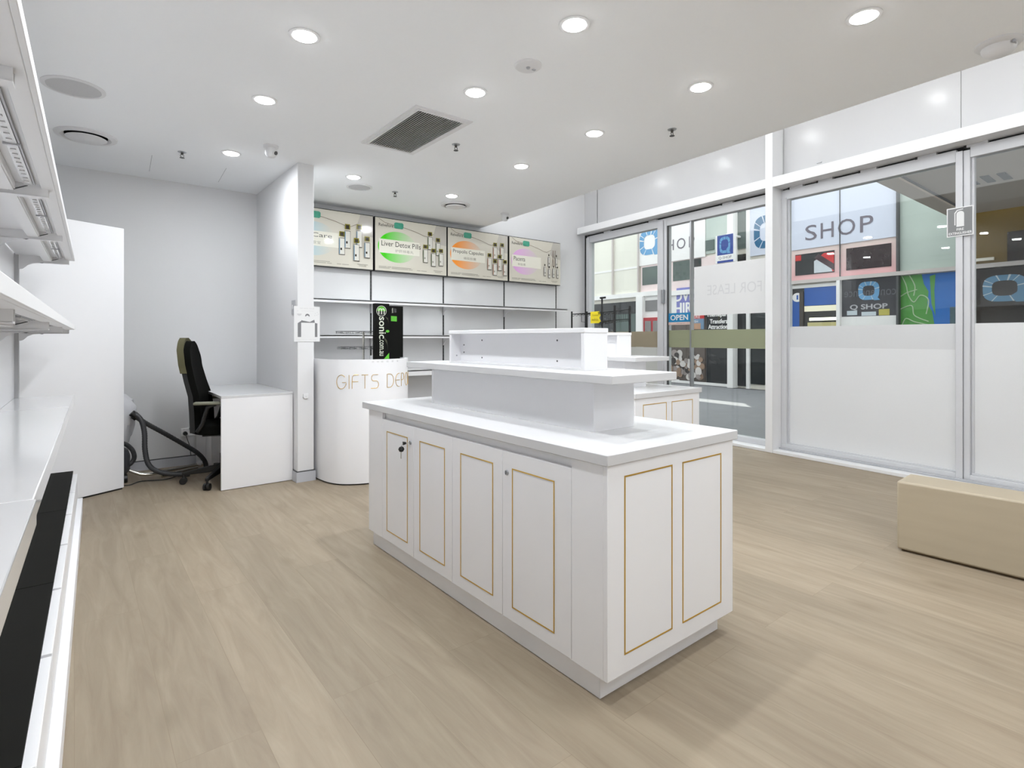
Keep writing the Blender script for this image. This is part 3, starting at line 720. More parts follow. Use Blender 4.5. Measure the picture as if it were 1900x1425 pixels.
FRAME = mat('screen_bezel', (26, 26, 24), .35, var=.1)
EM = 0.12
SCR = mat('screen_base', (196, 192, 180), .045, var=.01, emit=EM, scale=2)
CARD = mat('screen_card', (214, 212, 200), .045, var=.005, emit=EM)
TXT = mat('screen_text', (48, 50, 46), .12, var=.02)
SUB = mat('screen_small_text', (150, 148, 138), .12, var=.02, emit=.06)
CAPG = mat('screen_gold_cap', (128, 120, 28), .12, var=.25, scale=60, emit=.05)
BOT = mat('screen_bottle', (202, 200, 192), .12, var=.02, emit=EM)
BOTD = mat('screen_bottle_edge', (54, 48, 40), .12, var=.1)
TEAL = mat('screen_teal', (70, 150, 126), .12, var=.3, scale=30, emit=.06)
PIPE = mat('screen_line', (92, 70, 56), .12, var=.1)
SHADE = mat('screen_grey_patch', (176, 172, 164), .10, var=.03, emit=EM)
def screen(i, label, title, sub, rgb, side, bottles, tw, fade):
    x0, x1 = SX[i]; z0, z1 = 2.0, 2.632; y = 5.965
    t = thing('display_screen', label, 'screen', (x0, YG, z0), group='advertising screens over the back shelves')
    m = MB(); m.box((x0, y + .004, z0), (x1, YG - .002, z1)); m.build('housing', FRAME, t, bevel=.002)
    col = gradient_mat('screen_blob_' + str(i), rgb, fade, .13, .50, .045, EM)
    sidem = mat('screen_bottle_side_' + str(i), side, .12, var=.05, emit=.05)
    m = MB(); W, H = x1 - x0, z1 - z0; lay = [0]
    def pt(a, b): lay_y = y - .0004 * lay[0]; return (x0 + a * W, lay_y, z0 + b * H)
    def poly(pts, mi): lay[0] += 1; m.poly([pt(*p) for p in pts], mi)
    poly([(.006, .012), (.994, .012), (.994, .985), (.006, .985)], 0)
    poly([(.84, .985), (.78, .70), (.86, .62), (.994, .60), (.994, .985)], 10)
    el = [(.30 + .26 * math.cos(a * PI / 24), .47 + .29 * math.sin(a * PI / 24)) for a in range(48)]
    poly(el, 1)
    poly([(.055, .345), (.60, .345), (.60, .60), (.055, .60)], 2)
    def tx(s, a, b, w_, h_, mi):
        lay[0] += 1; p = pt(a, b); m.text(s, p, (1, 0, 0), (0, 0, 1), w_ * W, h_ * H, mi)
    tx(title, .085, .475, tw, .095, 3)
    tx(sub, .085 + tw * .34, .375, .05 * len(sub), .055, 4)
    tx('Relvefore', .05, .83, .19, .06, 3)
    for (a, b, s_, c_) in ((.05, .085, 'xxxxxxxxxxxx xxxxxx', .16), (.05, .06, 'xxxxxxxxxxxxxxxx', .14), (.22, .085, 'xxxxxxxxxxxxxxxxxxxxxxxxxxxxxx', .26), (.22, .06, 'xxxxxxxxxxxxxxxxxxxxxxxx xxxxxx', .28), (.56, .06, 'xxxxx xxxxxxxx', .14), (.80, .085, 'xxxxxxxxxxxx', .13), (.82, .06, 'xxxxxxxx', .09)):
        lay[0] += 1
        n_ = len(s_.split(' ')); a0 = a
        for wd in s_.split(' '):
            w_ = c_ * len(wd) / len(s_); q = m
            m.poly([pt(a0, b), pt(a0 + w_, b), pt(a0 + w_, b + .010), pt(a0, b + .010)], 4); a0 += w_ + .01
    # the capsule on its line
    lay[0] += 1
    line = [(.05, .965), (.13, .90), (.26, .868), (.40, .845), (.54, .80), (.66, .745), (.71, .735), (.735, .75), (.80, .80)]
    for (a0, b0), (a1, b1) in zip(line, line[1:]):
        m.poly([pt(a0, b0), pt(a1, b1), pt(a1, b1 + .007), pt(a0, b0 + .007)], 5)
    poly([(.25, .83), (.27, .82), (.36, .82), (.375, .845), (.375, .915), (.36, .935), (.27, .935), (.25, .915)], 6)
    for (a, b, h_) in bottles:
        w_ = .064 if title != 'Placenta' else .036
        poly([(a - .003, b - .012), (a + w_ + .004, b - .012), (a + w_ + .004, b + h_ * .72), (a - .003, b + h_ * .72)], 7)
        poly([(a, b), (a + w_, b), (a + w_, b + h_ * .70), (a, b + h_ * .70)], 8)
        poly([(a, b + .005), (a + .010, b + .005), (a + .010, b + h_ * .68), (a, b + h_ * .68)], 9)
        poly([(a + .014, b + h_ * .18), (a + .034, b + h_ * .18), (a + .034, b + h_ * .28), (a + .014, b + h_ * .28)], 7 if i == 0 else 4)
        poly([(a + .0, b + h_ * .78), (a + w_, b + h_ * .78), (a + w_ - .002, b + h_), (a + .002, b + h_)] if title != 'Placenta' else [(a + .008, b + h_ * .80), (a + .028, b + h_ * .80), (a + .028, b + h_ * .92), (a + .008, b + h_ * .92)], 11 if title != 'Placenta' else 7)
        poly([(a + .012, b + h_ * .80), (a + w_ - .012, b + h_ * .80), (a + w_ - .012, b + h_ * .96), (a + .012, b + h_ * .96)], 7)
    if title == 'Placenta':
        for k, (a0, a1) in enumerate(((.80, .84), (.83, .81), (.84, .87))):
            poly([(a0, .42), (a0 + .007, .42), (a1 + .007, .80), (a1, .80)], 5)
    m.build('screen', [SCR, col, CARD, TXT, SUB, PIPE, TEAL, BOTD, BOT, sidem, SHADE, CAPG], t)
    return t
SX = [(1.722, 2.698), (2.716, 3.688), (3.698, 4.672), (4.690, 5.666)]
screen(0, 'leftmost screen, its ad for eye care cut off by the wall stub', 'Eye Care', '护眼宝', (150, 190, 205), (110, 140, 160), [(.585, .24, .40), (.65, .36, .42), (.79, .40, .40), (.755, .15, .40), (.885, .22, .38)], .42, (196, 192, 180))
screen(1, 'screen with a bright green circle advertising liver pills', 'Liver Detox Pills', '护肝排毒丸', (62, 190, 22), (90, 104, 74), [(.715, .50, .34), (.83, .40, .34), (.645, .24, .34), (.76, .18, .34), (.87, .20, .33)], .53, (190, 196, 176))
screen(2, 'screen with an orange circle advertising propolis capsules', 'Propolis Capsules', '蜂胶胶囊', (232, 142, 44), (170, 120, 96), [(.735, .46, .34), (.855, .47, .34), (.635, .22, .34), (.81, .22, .33), (.725, .11, .33), (.90, .12, .33)], .49, (198, 186, 170))
screen(3, 'rightmost screen, pink circle advertising placenta', 'Placenta', '羊胎素', (206, 160, 206), (130, 126, 128), [(.735, .42, .30), (.885, .42, .30), (.65, .20, .28), (.735, .16, .28), (.82, .18, .28), (.90, .17, .28)], .21, (196, 188, 186))

# ================================================================== CURVED COUNTER
pts = [onZ(u, v, 0) for u, v in ((600.3, 893.9), (613.6, 898.6), (632.5, 900.5), (659, 900.5), (683.7, 899.6))]
cc = thing('service_counter', 'white service counter with curved front and thin gold lettering', 'counter', (1.95, 4.75, 0))
front = [(1.636, 5.35), (1.636, 4.85), (1.645, 4.70), (1.663, 4.58), (1.70, 4.485), (1.755, 4.42), (1.83, 4.37), (1.92, 4.335), (2.02, 4.325), (2.12, 4.335), (2.22, 4.37), (2.31, 4.43), (2.375, 4.51), (2.405, 4.60), (2.415, 4.70), (2.415, 5.35)]
FS = [Vector((p[0], p[1], 0)) for p in front]
FSm = [FS[0]] + spline(FS[1:-1], 5) + [FS[-1]]
HC = 1.04
inner = []
cen = Vector((2.03, 5.1, 0))
for p in FSm:
    inner.append(p + (cen - p).normalized() * .03 if p.y < 5.3 else Vector((p.x + (.03 if p.x < 2 else -.03), p.y, 0)))
m = MB(); N = len(FSm)
vs = [(p.x, p.y, .012) for p in FSm] + [(p.x, p.y, HC) for p in FSm] + [(p.x, p.y, HC) for p in inner] + [(p.x, p.y, .012) for p in inner]
fs = []
for i in range(N - 1):
    for k in range(4): a = k * N; b = ((k + 1) % 4) * N; fs.append((a + i, a + i + 1, b + i + 1, b + i))
fs += [(0, N, 2 * N, 3 * N), (N - 1, 4 * N - 1, 3 * N - 1, 2 * N - 1)]
m.add(vs, fs); m.build('curved_front', GLOSSW if False else LAM, cc)
m = MB(); m.prism([(p.x, p.y) for p in inner], .90, .925); m.build('worktop', LAM, cc)
m = MB()
kick = [p + (cen - p).normalized() * .012 for p in FSm]; m.prism([(p.x, p.y) for p in kick], 0, .012); m.build('toe_kick', BLACK, cc)
# gold lettering: thin round strokes bent round the front
cum = [0]
for a, b in zip(FSm, FSm[1:]): cum.append(cum[-1] + (b - a).length)
def along(s):
    for i in range(N - 1):
        if cum[i] <= s <= cum[i + 1]:
            t_ = (s - cum[i]) / (cum[i + 1] - cum[i]); p = FSm[i].lerp(FSm[i + 1], t_)
            d = (FSm[i + 1] - FSm[i]).normalized(); return p, Vector((d.y, -d.x, 0))
    return FSm[-1], Vector((1, 0, 0))
STROKES = {
 'G': [[p for p in arc(.5, .5, .5, 45, 350, 26)], [(.99, .46), (.60, .46)]],
 'I': [[(0, 0), (0, 1)]],
 'F': [[(0, 0), (0, .75)] + arc(.25, .75, .25, 180, 90, 8) + [(.62, 1)], [(0, .52), (.58, .52)]],
 'T': [[(0, 1), (.62, 1)], [(.31, 0), (.31, 1)]],
 'S': [[(.72, 1), (.28, 1)] + arc(.28, .77, .23, 90, 270, 12) + [(.5, .54)] + arc(.5, .27, .27, 90, -90, 12) + [(0, 0)]],
 'D': [[(0, 0), (0, 1), (.3, 1)] + arc(.3, .5, .5, 90, -90, 18) + [(0, 0)]],
 'E': [arc(.5, .5, .5, 80, 280, 20), [(.02, .5), (.62, .5)]],
 'P': [[(0, 0), (0, 1), (.25, 1)] + arc(.25, .74, .26, 90, -90, 14) + [(0, .48)]],
 'O': [arc(.42, .5, .42, 0, 360, 28, .5)],
}
WID = {'G': 1.0, 'I': .02, 'F': .62, 'T': .62, 'S': .77, 'D': .8, 'E': .62, 'P': .51, 'O': .84, ' ': .40}
# find where the lettering starts: the ray at the first G meets the front
def s_at(u):
    best = (9e9, 0)
    for k in range(400):
        s = cum[-1] * k / 399; p, n_ = along(s)
        d = p.x * sy_ + p.y * cy_; l_ = p.x * cy_ - p.y * sy_
        if n_.x * p.x + n_.y * p.y > 0: continue
        e = abs(950 + FPX * l_ / d - u)
        if e < best[0]: best = (e, s)
    return best[1]
S0, S1 = s_at(625), s_at(766.5)
word = 'GIFTS DEPOT'; gap = .27
tot = sum(WID[c_] for c_ in word) + gap * (len(word) - 1) - .62 * .55
Hh = .114; k_ = (S1 - S0) / tot; zb = .80
m = MB(); s = 0
for c_ in word:
    if c_ == ' ': m.build('gold_lettering', GOLD, cc); m = MB()
    for st in STROKES.get(c_, []):
        path = []
        dense = []
        for (a0, b0), (a1, b1) in zip(st, st[1:]):
            for q in range(3): dense.append((a0 + (a1 - a0) * q / 3, b0 + (b1 - b0) * q / 3))
        dense.append(st[-1])
        for a, b in dense:
            p, n_ = along(S0 + (s + a) * k_); path.append(p + n_ * .002 + Vector((0, 0, zb + b * Hh)))
        m.tube(path, .0022, 6)
    s += WID[c_] + gap
m.build('gold_lettering', GOLD, cc)
MB().tube([(1.632, 4.96, .80), (1.622, 4.96, .80)], .018, 14).build('edge_knob', BLACK, cc)
# scanner note stickers on the rim
m = MB()
for u in range(692, 745, 9):
    sp, n_ = along(s_at(u)); d_ = Vector((-n_.y, n_.x, 0))
    for z_ in (1.016, 1.024): m.box((sp.x + n_.x * .0012 - .012 * abs(d_.x), sp.y + n_.y * .0012 - .0008, z_), (sp.x + n_.x * .0012 + .008, sp.y + n_.y * .0012, z_ + .003))
m.build('rim_sticker', INKL, cc)

# carton of a web shop standing on the counter, and a second one behind
BOXB = mat('carton_black', (10, 10, 8), .55, var=.25, scale=4, spec=.12)
LIME = mat('carton_green', (84, 176, 40), .45, var=.04); PALE = mat('carton_pale', (208, 212, 196), .5, var=.02); DOL = mat('carton_olive', (52, 52, 34), .5, var=.1)
YX = 4.62
bx0, bx1 = onY(696, 600, YX)[0], onY(722.5, 600, YX)[0]
bz0 = .925; bz1 = onY(706, 563, YX)[1]
t = thing('carton', 'tall black carton with green round logo and white lettering on the curved counter', 'box', (bx0, YX, bz0))
w_ = bx1 - bx0; h_ = bz1 - bz0
MB().box((0, 0, 0), (w_, .05, h_)).build('carton_body', BOXB, t, local=True, bevel=.002)
m = MB(); lay = -.0006
def rel(v): return onY(706, v, YX)[1] - bz0
fx = lambda f_: f_ * w_
cxx, cz_ = fx(.44), rel(577); R_ = w_ * .35
m.poly([(cxx + R_ * math.cos(a * PI / 20), lay, cz_ + R_ * math.sin(a * PI / 20)) for a in range(40)], 1)
m.poly([(cxx + R_ * .92 * math.cos(a * PI / 20), lay * 2, cz_ + R_ * .92 * math.sin(a * PI / 20)) for a in range(40)], 2)
m.poly([(cxx + R_ * .84 * math.cos(a * PI / 20), lay * 3, cz_ + R_ * .84 * math.sin(a * PI / 20)) for a in range(0, 21)], 0)
m.text('m', (cxx - R_ * .62, lay * 4, cz_ - R_ * .60), (1, 0, 0), (0, 0, 1), R_ * 1.24, R_ * 1.1, 1)
m.text('sonic', (fx(.27), lay * 2, rel(588)), (0, 0, -1), (1, 0, 0), rel(588) - rel(628), fx(.46), 1, bold=.02)
m.text('.com.au', (fx(.30), lay * 2, rel(629)), (0, 0, -1), (1, 0, 0), rel(629) - rel(660), fx(.28), 1)
m.poly([(fx(.62), lay, rel(666)), (fx(.98), lay, rel(666)), (fx(.98), lay, rel(655))], 0)
m.poly([(fx(.5), lay * .5, rel(622)), (fx(.88), lay * .5, rel(641)), (fx(.9), lay * .5, rel(652)), (fx(.84), lay * .5, rel(632))], 3)
m.poly([(fx(.70), lay * .5, rel(587)), (fx(.9), lay * .5, rel(594)), (fx(.95), lay * .5, rel(601)), (fx(.9), lay * .5, rel(590))], 3)
m.poly([(cxx + R_ * .60, lay * 5, cz_), (cxx + R_ * .62, lay * 5, cz_), (cxx + R_ * .62, lay * 5, cz_), ], 1)
m.poly([(fx(.86) + .018 * math.cos(a * PI / 10), lay * 5, rel(614.5) + .012 * math.sin(a * PI / 10)) for a in range(20)], 0)
m.build('carton_print', [LIME, PALE, BLACK, DOL], t, local=True)
YX2 = 4.70
c0, c1 = onY(721, 600, YX2)[0], onY(748, 600, YX2)[0]; hz = onY(735, 568, YX2)[1] - bz0
t = thing('carton', 'second black carton with a small bright green label behind the lettered one', 'box', (c0, YX2, bz0))
MB().box((0, 0, 0), (c1 - c0, .06, hz)).build('carton_body', BOXB, t, local=True, bevel=.002)
r2 = lambda v: onY(735, v, YX2)[1] - bz0
m = MB(); w2 = c1 - c0
m.poly([(w2 * .16, -.0006, r2(596)), (w2 * .56, -.0006, r2(596.5)), (w2 * .56, -.0006, r2(587)), (w2 * .16, -.0006, r2(586.5))], 0)
m.text('msonic', (w2 * .22, -.0008, r2(572)), (0, 0, -1), (1, 0, 0), r2(572) - r2(581), w2 * .12, 1); m.text('.com', (w2 * .38, -.0008, r2(572)), (0, 0, -1), (1, 0, 0), r2(572) - r2(580), w2 * .14, 2)
m.build('carton_print', [LIME, PALE, INK], t, local=True)

# glass jewellery carousel behind the cartons
ACR = glass_mat('clear_acrylic', (.96, .97, .97), 1.0)
t = thing('display_stand', 'clear tiered tray stand with dark rims behind the black cartons', 'display stand', (2.14, 4.95, .925))
MB().lathe([(.07, 0), (.07, .008), (.010, .012), (.010, .36)], (0, 0, 0), 24).build('pole', CHROME, t, local=True)
for z, r in ((.335, .25), (.19, .235), (.045, .25)):
    tr = MB().lathe([(.012, z), (r, z), (r, z + .006), (.012, z + .006)], (0, 0, 0), 40).build('tray', ACR, t, local=True)
    m = MB(); m.tube([(r * math.cos(2 * PI * k / 40), r * math.sin(2 * PI * k / 40), z + .022) for k in range(40)], .0025, 6, closed=True)
    for k in range(14):
        a = 2 * PI * k / 14 + z; m.tube([(r * math.cos(a), r * math.sin(a), z + .003), (r * math.cos(a), r * math.sin(a), z + .022)], .0018, 5)
        m.tube([(r * .72 * math.cos(a), r * .72 * math.sin(a), z + .006), (r * .95 * math.cos(a + .25), r * .95 * math.sin(a + .25), z + .012)], .0022, 5)
    m.build('tray_rail', DGREY, tr, local=True)

# ================================================================== WALL STUB SIGN, SWITCH, SENSOR
yq = py0 - .004
q0, q1 = onY(545.5, 600, yq)[0], onY(593.5, 600, yq)[0]
z0, z1 = onY(570, 633.8, yq)[1], onY(570, 568.5, yq)[1]
t = thing('notice', 'white paper check-in notice taped to the end of the wall stub', 'sign', (q0, yq, z0))
W, H = q1 - q0, z1 - z0
MB().box((0, 0, 0), (W, .0015, H)).build('sheet', PAPER, t, local=True)
m = MB(); l1, l2, l3 = -.0004, -.0008, -.0012
m.text('WE NEED YOUR', (W * .22, l1, H * .925), (1, 0, 0), (0, 0, 1), W * .56, H * .030, 1)
m.text('Here Before Entering', (W * .28, l1, H * .855), (1, 0, 0), (0, 0, 1), W * .46, H * .024, 1)
m.poly([(W * .14, l1, H * .13), (W * .90, l1, H * .13), (W * .90, l1, H * .52), (W * .30, l1, H * .60), (W * .14, l1, H * .52)], 0)
m.poly([(W * .27, l2, H * .13), (W * .80, l2, H * .13), (W * .80, l2, H * .535), (W * .27, l2, H * .535)], 2)
m.poly([(W * .28, l2, H * .61), (W * .46, l2, H * .55), (W * .58, l2, H * .55), (W * .78, l2, H * .625), (W * .80, l2, H * .54), (W * .28, l2, H * .54)], 0)
m.poly([(W * .51 + W * .09 * math.cos(a * PI / 10), l2, H * .715 + H * .075 * math.sin(a * PI / 10)) for a in range(0, 11)], 0)
m.poly([(W * .51 + W * .06 * math.cos(a * PI / 10), l3, H * .70 + H * .045 * math.sin(a * PI / 10)) for a in range(0, 11)], 2)
m.poly([(W * .20 + W * .09 * math.cos(PI + a * PI / 10), l2, H * .79 + H * .06 * math.sin(PI + a * PI / 10)) for a in range(0, 11)], 1)
for a, b in ((.80, .80), (.88, .83), (.86, .75), (.78, .74), (.12, .86), (.92, .78)): m.box((W * a, l1, H * b), (W * a + .008, l1 * .5, H * b + .004), 1)
m.text('Scan with your phone camera   or visit the web page', (W * .10, l1, H * .045), (1, 0, 0), (0, 0, 1), W * .75, H * .022, 1)
m.build('print', [INK, INKL, PAPER], t, local=True)
x, z = onY(567, 735, py0)
t = thing('wall_sensor', 'small white rounded sensor low on the end of the wall stub', 'sensor', (x, py0, z))
MB().extr([(-.022, 0, .022), (.022, 0, .022), (.024, 0, -.006), (.014, 0, -.022), (-.014, 0, -.022), (-.024, 0, -.006)], (0, -.014, 0)).build('cover', WMETAL, t, local=True, bevel=.004)
MB().box((-.004, -.0152, -.004), (.004, -.014, -.001)).build('slot', GREY, t, local=True)
y, z = onX(545, 570, px0)
t = thing('light_switch', 'grey switch plate on the desk side of the wall stub', 'switch', (px0, y, z))
MB().box((-.008, -.05, -.06), (0, .04, .06)).build('switch_plate', GREY, t, local=True, bevel=.003)
MB().box((-.012, -.012, -.02), (-.008, .012, .02)).build('rocker', WMETAL, t, local=True, bevel=.002)
# black power cube on the counter side of the stub
# ================================================================== BENCH
t = thing('bench', 'low oak-look box bench standing before the shopfront', 'bench', (3.70, 1.10, 0), math.radians(2.0))
OAK = mat('oak_veneer', (164, 152, 131), .5, var=.09, scale=3.0, bump=.05)
_n = OAK.node_tree.nodes; _mp = _n.new('ShaderNodeMapping'); _mp.inputs['Scale'].default_value = (1.5, .6, 6.0)
_tc = [q for q in _n if q.type == 'TEX_COORD'][0]; _no = [q for q in _n if q.type == 'TEX_NOISE'][0]
OAK.node_tree.links.new(_tc.outputs['Object'], _mp.inputs[0]); OAK.node_tree.links.new(_mp.outputs[0], _no.inputs['Vector'])
m = MB(); m.box((0, -2.4, .012), (.26, 0, .40)); m.build('box_body', OAK, t, bevel=.012, local=True, seg=3)
MB().box((.02, -2.38, 0), (.24, -.02, .012)).build('base_plate', mat('shadow_gap_brown', (96, 80, 58), .8), t, local=True)

# ================================================================== SHOPFRONT
def SPT(b, a, z): return (b, a, z)
FASC = mat('back_painted_glass', (188, 188, 189), .24, var=.004)
DK = mat('gap_black', (24, 24, 25), .7)
def sthing(name, label, cat, kind='structure', group=None): return thing(name, label, cat, SHOP_O, SHOP_RZ, group, kind)
aL, aF, aR = 6.10, 2.885, -2.7                       # left end, fin, right end
# fin column
t = sthing('trim_2', 'tall white fin column between the glass door and the big window', 'column')
MB().box((0.0, 2.862, 0), (.27, 2.945, ZV)).build('fin', WMETAL, t, local=True, bevel=.004)
# sill
t = sthing('trim_3', 'low white sill along the foot of the shopfront', 'sill')
m = MB(); m.box((0.004, 2.945, 0), (.30, aL, .032)); m.box((0.004, aR, 0), (.30, 2.862, .032)); m.build('sill_board', WMETAL, t, local=True, bevel=.003)
m = MB()
for a0, a1 in ((2.945, 4.45), (4.45, aL), (1.32, 2.862), (aR, 1.226)): m.box((.155, a0, .032), (.27, a1, .088))
m.build('bottom_rail', ALU, t, local=True, bevel=.003)
m = MB(); m.box((.12, aR, .033), (.15, 2.862, .05)); m.build('track', GREY, t, local=True, bevel=.002)
# header beam
t = sthing('trim_4', 'white header beam over the glass shopfront', 'beam')
m = MB(); m.box((0.004, 2.945, 2.828), (.25, aL, 2.926)); m.box((0.002, aR, 2.822), (.25, 2.862, 2.926)); m.build('beam', WMETAL, t, local=True, bevel=.003)
m = MB(); m.box((.20, 2.945, 2.80), (.24, aL, 2.828)); m.box((.20, aR, 2.796), (.24, 2.862, 2.822)); m.build('shadow_gap', DK, t, local=True)
m = MB()
for a in (5.62, 4.72, 3.55, 2.72, 2.42, 2.02, 1.55, 1.20): m.box((.165, a - .09, 2.800), (.20, a + .05, 2.822), 0); m.box((.166, a + .05, 2.798), (.20, a + .07, 2.821), 1)
m.build('clip', [ALU, BLACK], t, local=True)
m = MB(); m.box((.168, 2.945, 2.70), (.26, aL, 2.805)); m.box((.168, 1.32, 2.70), (.26, 2.862, 2.803)); m.box((.168, aR, 2.715), (.26, 1.226, 2.803)); m.build('head_rail', ALU, t, local=True, bevel=.003)
# fascia above
t = sthing('wall_fascia', 'glossy white panels above the header beam', 'wall')
for i, (a0, a1) in enumerate(((5.86, aL + .1), (2.95, 5.84), (1.30, 2.855), (-.60, 1.296), (aR, -.604))):
    MB().box((.20, a0, 2.926), (.24, a1, ZV)).build('fascia_panel', FASC, t, local=True)
m = MB(); m.box((.236, aR, 2.926), (.25, aL, ZV)); m.build('joint_backing', DK, t, local=True)
m = MB(); m.box((.25, aR, 2.80), (.42, aL, 4.5)); m.build('unseen_sun_block', WALL, t, local=True)  # unseen wall added above the fascia to keep the sun out
t = sthing('wall_sun_block', 'unseen wall added over the shop to block the sun, slotted for one streak', 'wall')  # added out of view: shades the facade, its slot shapes one sun streak
m = MB(); m.box((.25, -14, 4.5), (.42, 2.3, 16)); m.box((.25, 2.3, 6.0), (.42, 4.6, 16)); m.box((.25, 2.3, 4.5), (.42, 4.6, 5.0)); m.box((.25, 4.6, 4.5), (.42, 26, 16)); m.box((.25, aL + .3, 0), (.42, 26, 4.5)); m.build('slotted_sun_block', WALL, t, local=True)
m = MB()
for a, z in ((1.42, 3.02), (1.55, 3.02)): m.box((.195, a, 2.93), (.20, a + .012, 2.99))
m.box((.19, 2.45, 3.005), (.20, 2.50, 3.012)); m.build('clip', GREY, t, local=True)

FILMW = film_mat('white_window_film', (214, 215, 216), 1.0)
FILMB = film_mat('white_window_band', (202, 203, 204), 1.0)
FROST = film_mat('frosted_film', (206, 208, 204), .93)
STRIPT = film_mat('taupe_film_strip', (158, 147, 126), .97)
STRIPG = film_mat('sage_film_strip', (146, 150, 122), .97)
def pane_frame(t, a0, a1, z0, z1, bar=.045, b0=.17, b1=.245):
    m = MB(); m.frame(lambda p, q, d: (b0 + d, p, q), (a0, z0, a1, z1, bar), b1 - b0); return m.build('window_frame', ALU, t, local=True, bevel=.003)
# window right of the fin
t = sthing('window_2', 'big window right of the fin column, lower half covered white', 'window')
m = MB(); m.box((.16, 2.802, .088), (.25, 2.862, 2.72)); m.box((.19, 2.785, .088), (.23, 2.802, 2.71)); m.build('jamb', ALU, t, local=True, bevel=.003)
MB().box((.205, 1.318, .088), (.213, 2.803, 2.70)).build('pane', GLASS, t, local=True)
m = MB(); m.box((.197, 1.318, .088), (.204, 2.803, 1.122)); m.build('white_film', FILMW, t, local=True)
m = MB(); m.box((.1965, 1.318, 1.122), (.204, 2.803, 1.342)); m.build('band_film', FILMB, t, local=True)
m = MB(); m.box((.185, 1.318, .088), (.215, 2.803, .105)); m.build('glazing_bead', ALU, t, local=True, bevel=.002)
# mullion
t = sthing('trim_5', 'pale aluminium mullion carrying the fire extinguisher sign', 'mullion')
MB().box((.15, 1.272, .032), (.26, 1.320, 2.78)).build('mullion_half', ALU, t, local=True, bevel=.003)
MB().box((.165, 1.226, .032), (.26, 1.270, 2.78)).build('mullion_half', ALU, t, local=True, bevel=.003)
t = sthing('window_3', 'window at the right edge, lower half covered white', 'window')
MB().box((.205, aR, .088), (.213, 1.226, 2.72)).build('pane', GLASS, t, local=True)
MB().box((.197, aR, .088), (.204, 1.226, 1.342)).build('white_film', FILMW, t, local=True)
m = MB(); m.box((.185, aR, .088), (.215, 1.226, .105)); m.box((.19, 1.205, .088), (.23, 1.226, 2.72)); m.build('glazing_bead', ALU, t, local=True, bevel=.002)
# left fixed window and the sliding glass door
t = sthing('window_1', 'fixed glass panel at the far left end of the shopfront', 'window')
m = MB(); m.box((.15, 5.985, .032), (.26, 6.055, 2.78), 0); m.box((.14, 6.055, .032), (.26, 6.075, 2.82), 1); m.build('jamb', [ALU, DK], t, local=True, bevel=.002)
MB().box((.205, 4.597, .088), (.213, 5.985, 2.70)).build('pane', GLASS, t, local=True)
m = MB(); m.box((.198, 4.597, 1.096), (.204, 5.985, 1.312)); m.build('film_strip', STRIPT, t, local=True)
m = MB(); m.box((.198, 4.597, .088), (.204, 5.985, 1.094)); m.build('frosted_film', FROST, t, local=True)
t = sthing('trim_6', 'pale aluminium post with a lock beside the glass door', 'mullion')
MB().box((.15, 4.50, .032), (.26, 4.597, 2.78)).build('mullion_half', ALU, t, local=True, bevel=.003)
MB().box((.165, 4.45, .032), (.26, 4.498, 2.78)).build('mullion_half', ALU, t, local=True, bevel=.003)
m = MB(); m.box((.12, 4.475, 1.68), (.165, 4.51, 1.86)); m.build('lock_case', STEEL, t, local=True, bevel=.003)
t = sthing('door_1', 'sliding glass shop door with green film strip', 'door')
MB().box((.195, 4.078, .09), (.205, 4.45, 2.69)).build('pane', GLASS, t, local=True)
MB().box((.225, 2.945, .09), (.235, 4.09, 2.69)).build('pane', GLASS, t, local=True)
m = MB(); m.box((.185, 4.070, .088), (.24, 4.092, 2.70)); m.build('meeting_stile', STEEL, t, local=True)
m = MB(); m.box((.17, 4.43, .088), (.19, 4.45, 2.70)); m.build('edge_seal', DGREY, t, local=True)
m = MB(); m.box((.188, 2.945, 1.10), (.194, 4.45, 1.322)); m.build('film_strip', STRIPG, t, local=True)

# signs on the glass
t = thing('lease_sign', 'large blank-backed white sign board on the glass door', 'sign', SHOP_O, SHOP_RZ)
MB().box((.150, 2.90, 1.50), (.156, 3.995, 2.104)).build('board', PAPER, t, local=True, bevel=.001)
m = MB(); m.text('FOR LEASE', (.1494, 3.80, 1.74), (0, -1, 0), (0, 0, 1), .72, .12, 0, flip=True); m.build('show_through_print', mat('show_through', (207, 207, 208), .8, var=.01), t, local=True)
t = thing('open_sign', 'small blue sign reading OPEN on the glass door', 'sign', SHOP_O, SHOP_RZ)
m = MB(); m.box((.180, 4.083, 1.427), (.186, 4.438, 1.545), 0); m.box((.180, 4.083, 1.392), (.186, 4.438, 1.427), 1); m.build('board', [mat('open_blue', (22, 124, 174), .45, var=.02), mat('open_foot', (206, 184, 176), .6)], t, local=True)
m = MB(); m.text('OPEN', (.1795, 4.395, 1.452), (0, -1, 0), (0, 0, 1), .28, .068, 0, bold=.05); m.text('www.signsopen.com', (.1795, 4.30, 1.403), (0, -1, 0), (0, 0, 1), .2, .012, 1); m.build('lettering', [PAPER, DGREY], t, local=True)
t = thing('fire_extinguisher_sign', 'grey and white fire extinguisher sign on the shopfront mullion', 'sign', SHOP_O, SHOP_RZ)
MB().box((.142, 1.195, 2.070), (.147, 1.378, 2.312)).build('board', PAPER, t, local=True, bevel=.001)
m = MB(); X0 = .1415
m.poly([(X0, 1.370, 2.078), (X0, 1.203, 2.078), (X0, 1.203, 2.304), (X0, 1.370, 2.304)], 0)
X1 = .1410; cA = 1.284
m.poly([(X1, cA + .026, 2.150), (X1, cA - .026, 2.150), (X1, cA - .026, 2.255)] + [(X1, cA - .026 * math.cos(a * PI / 8), 2.255 + .024 * math.sin(a * PI / 8)) for a in range(9)] + [(X1, cA + .026, 2.255)], 1)
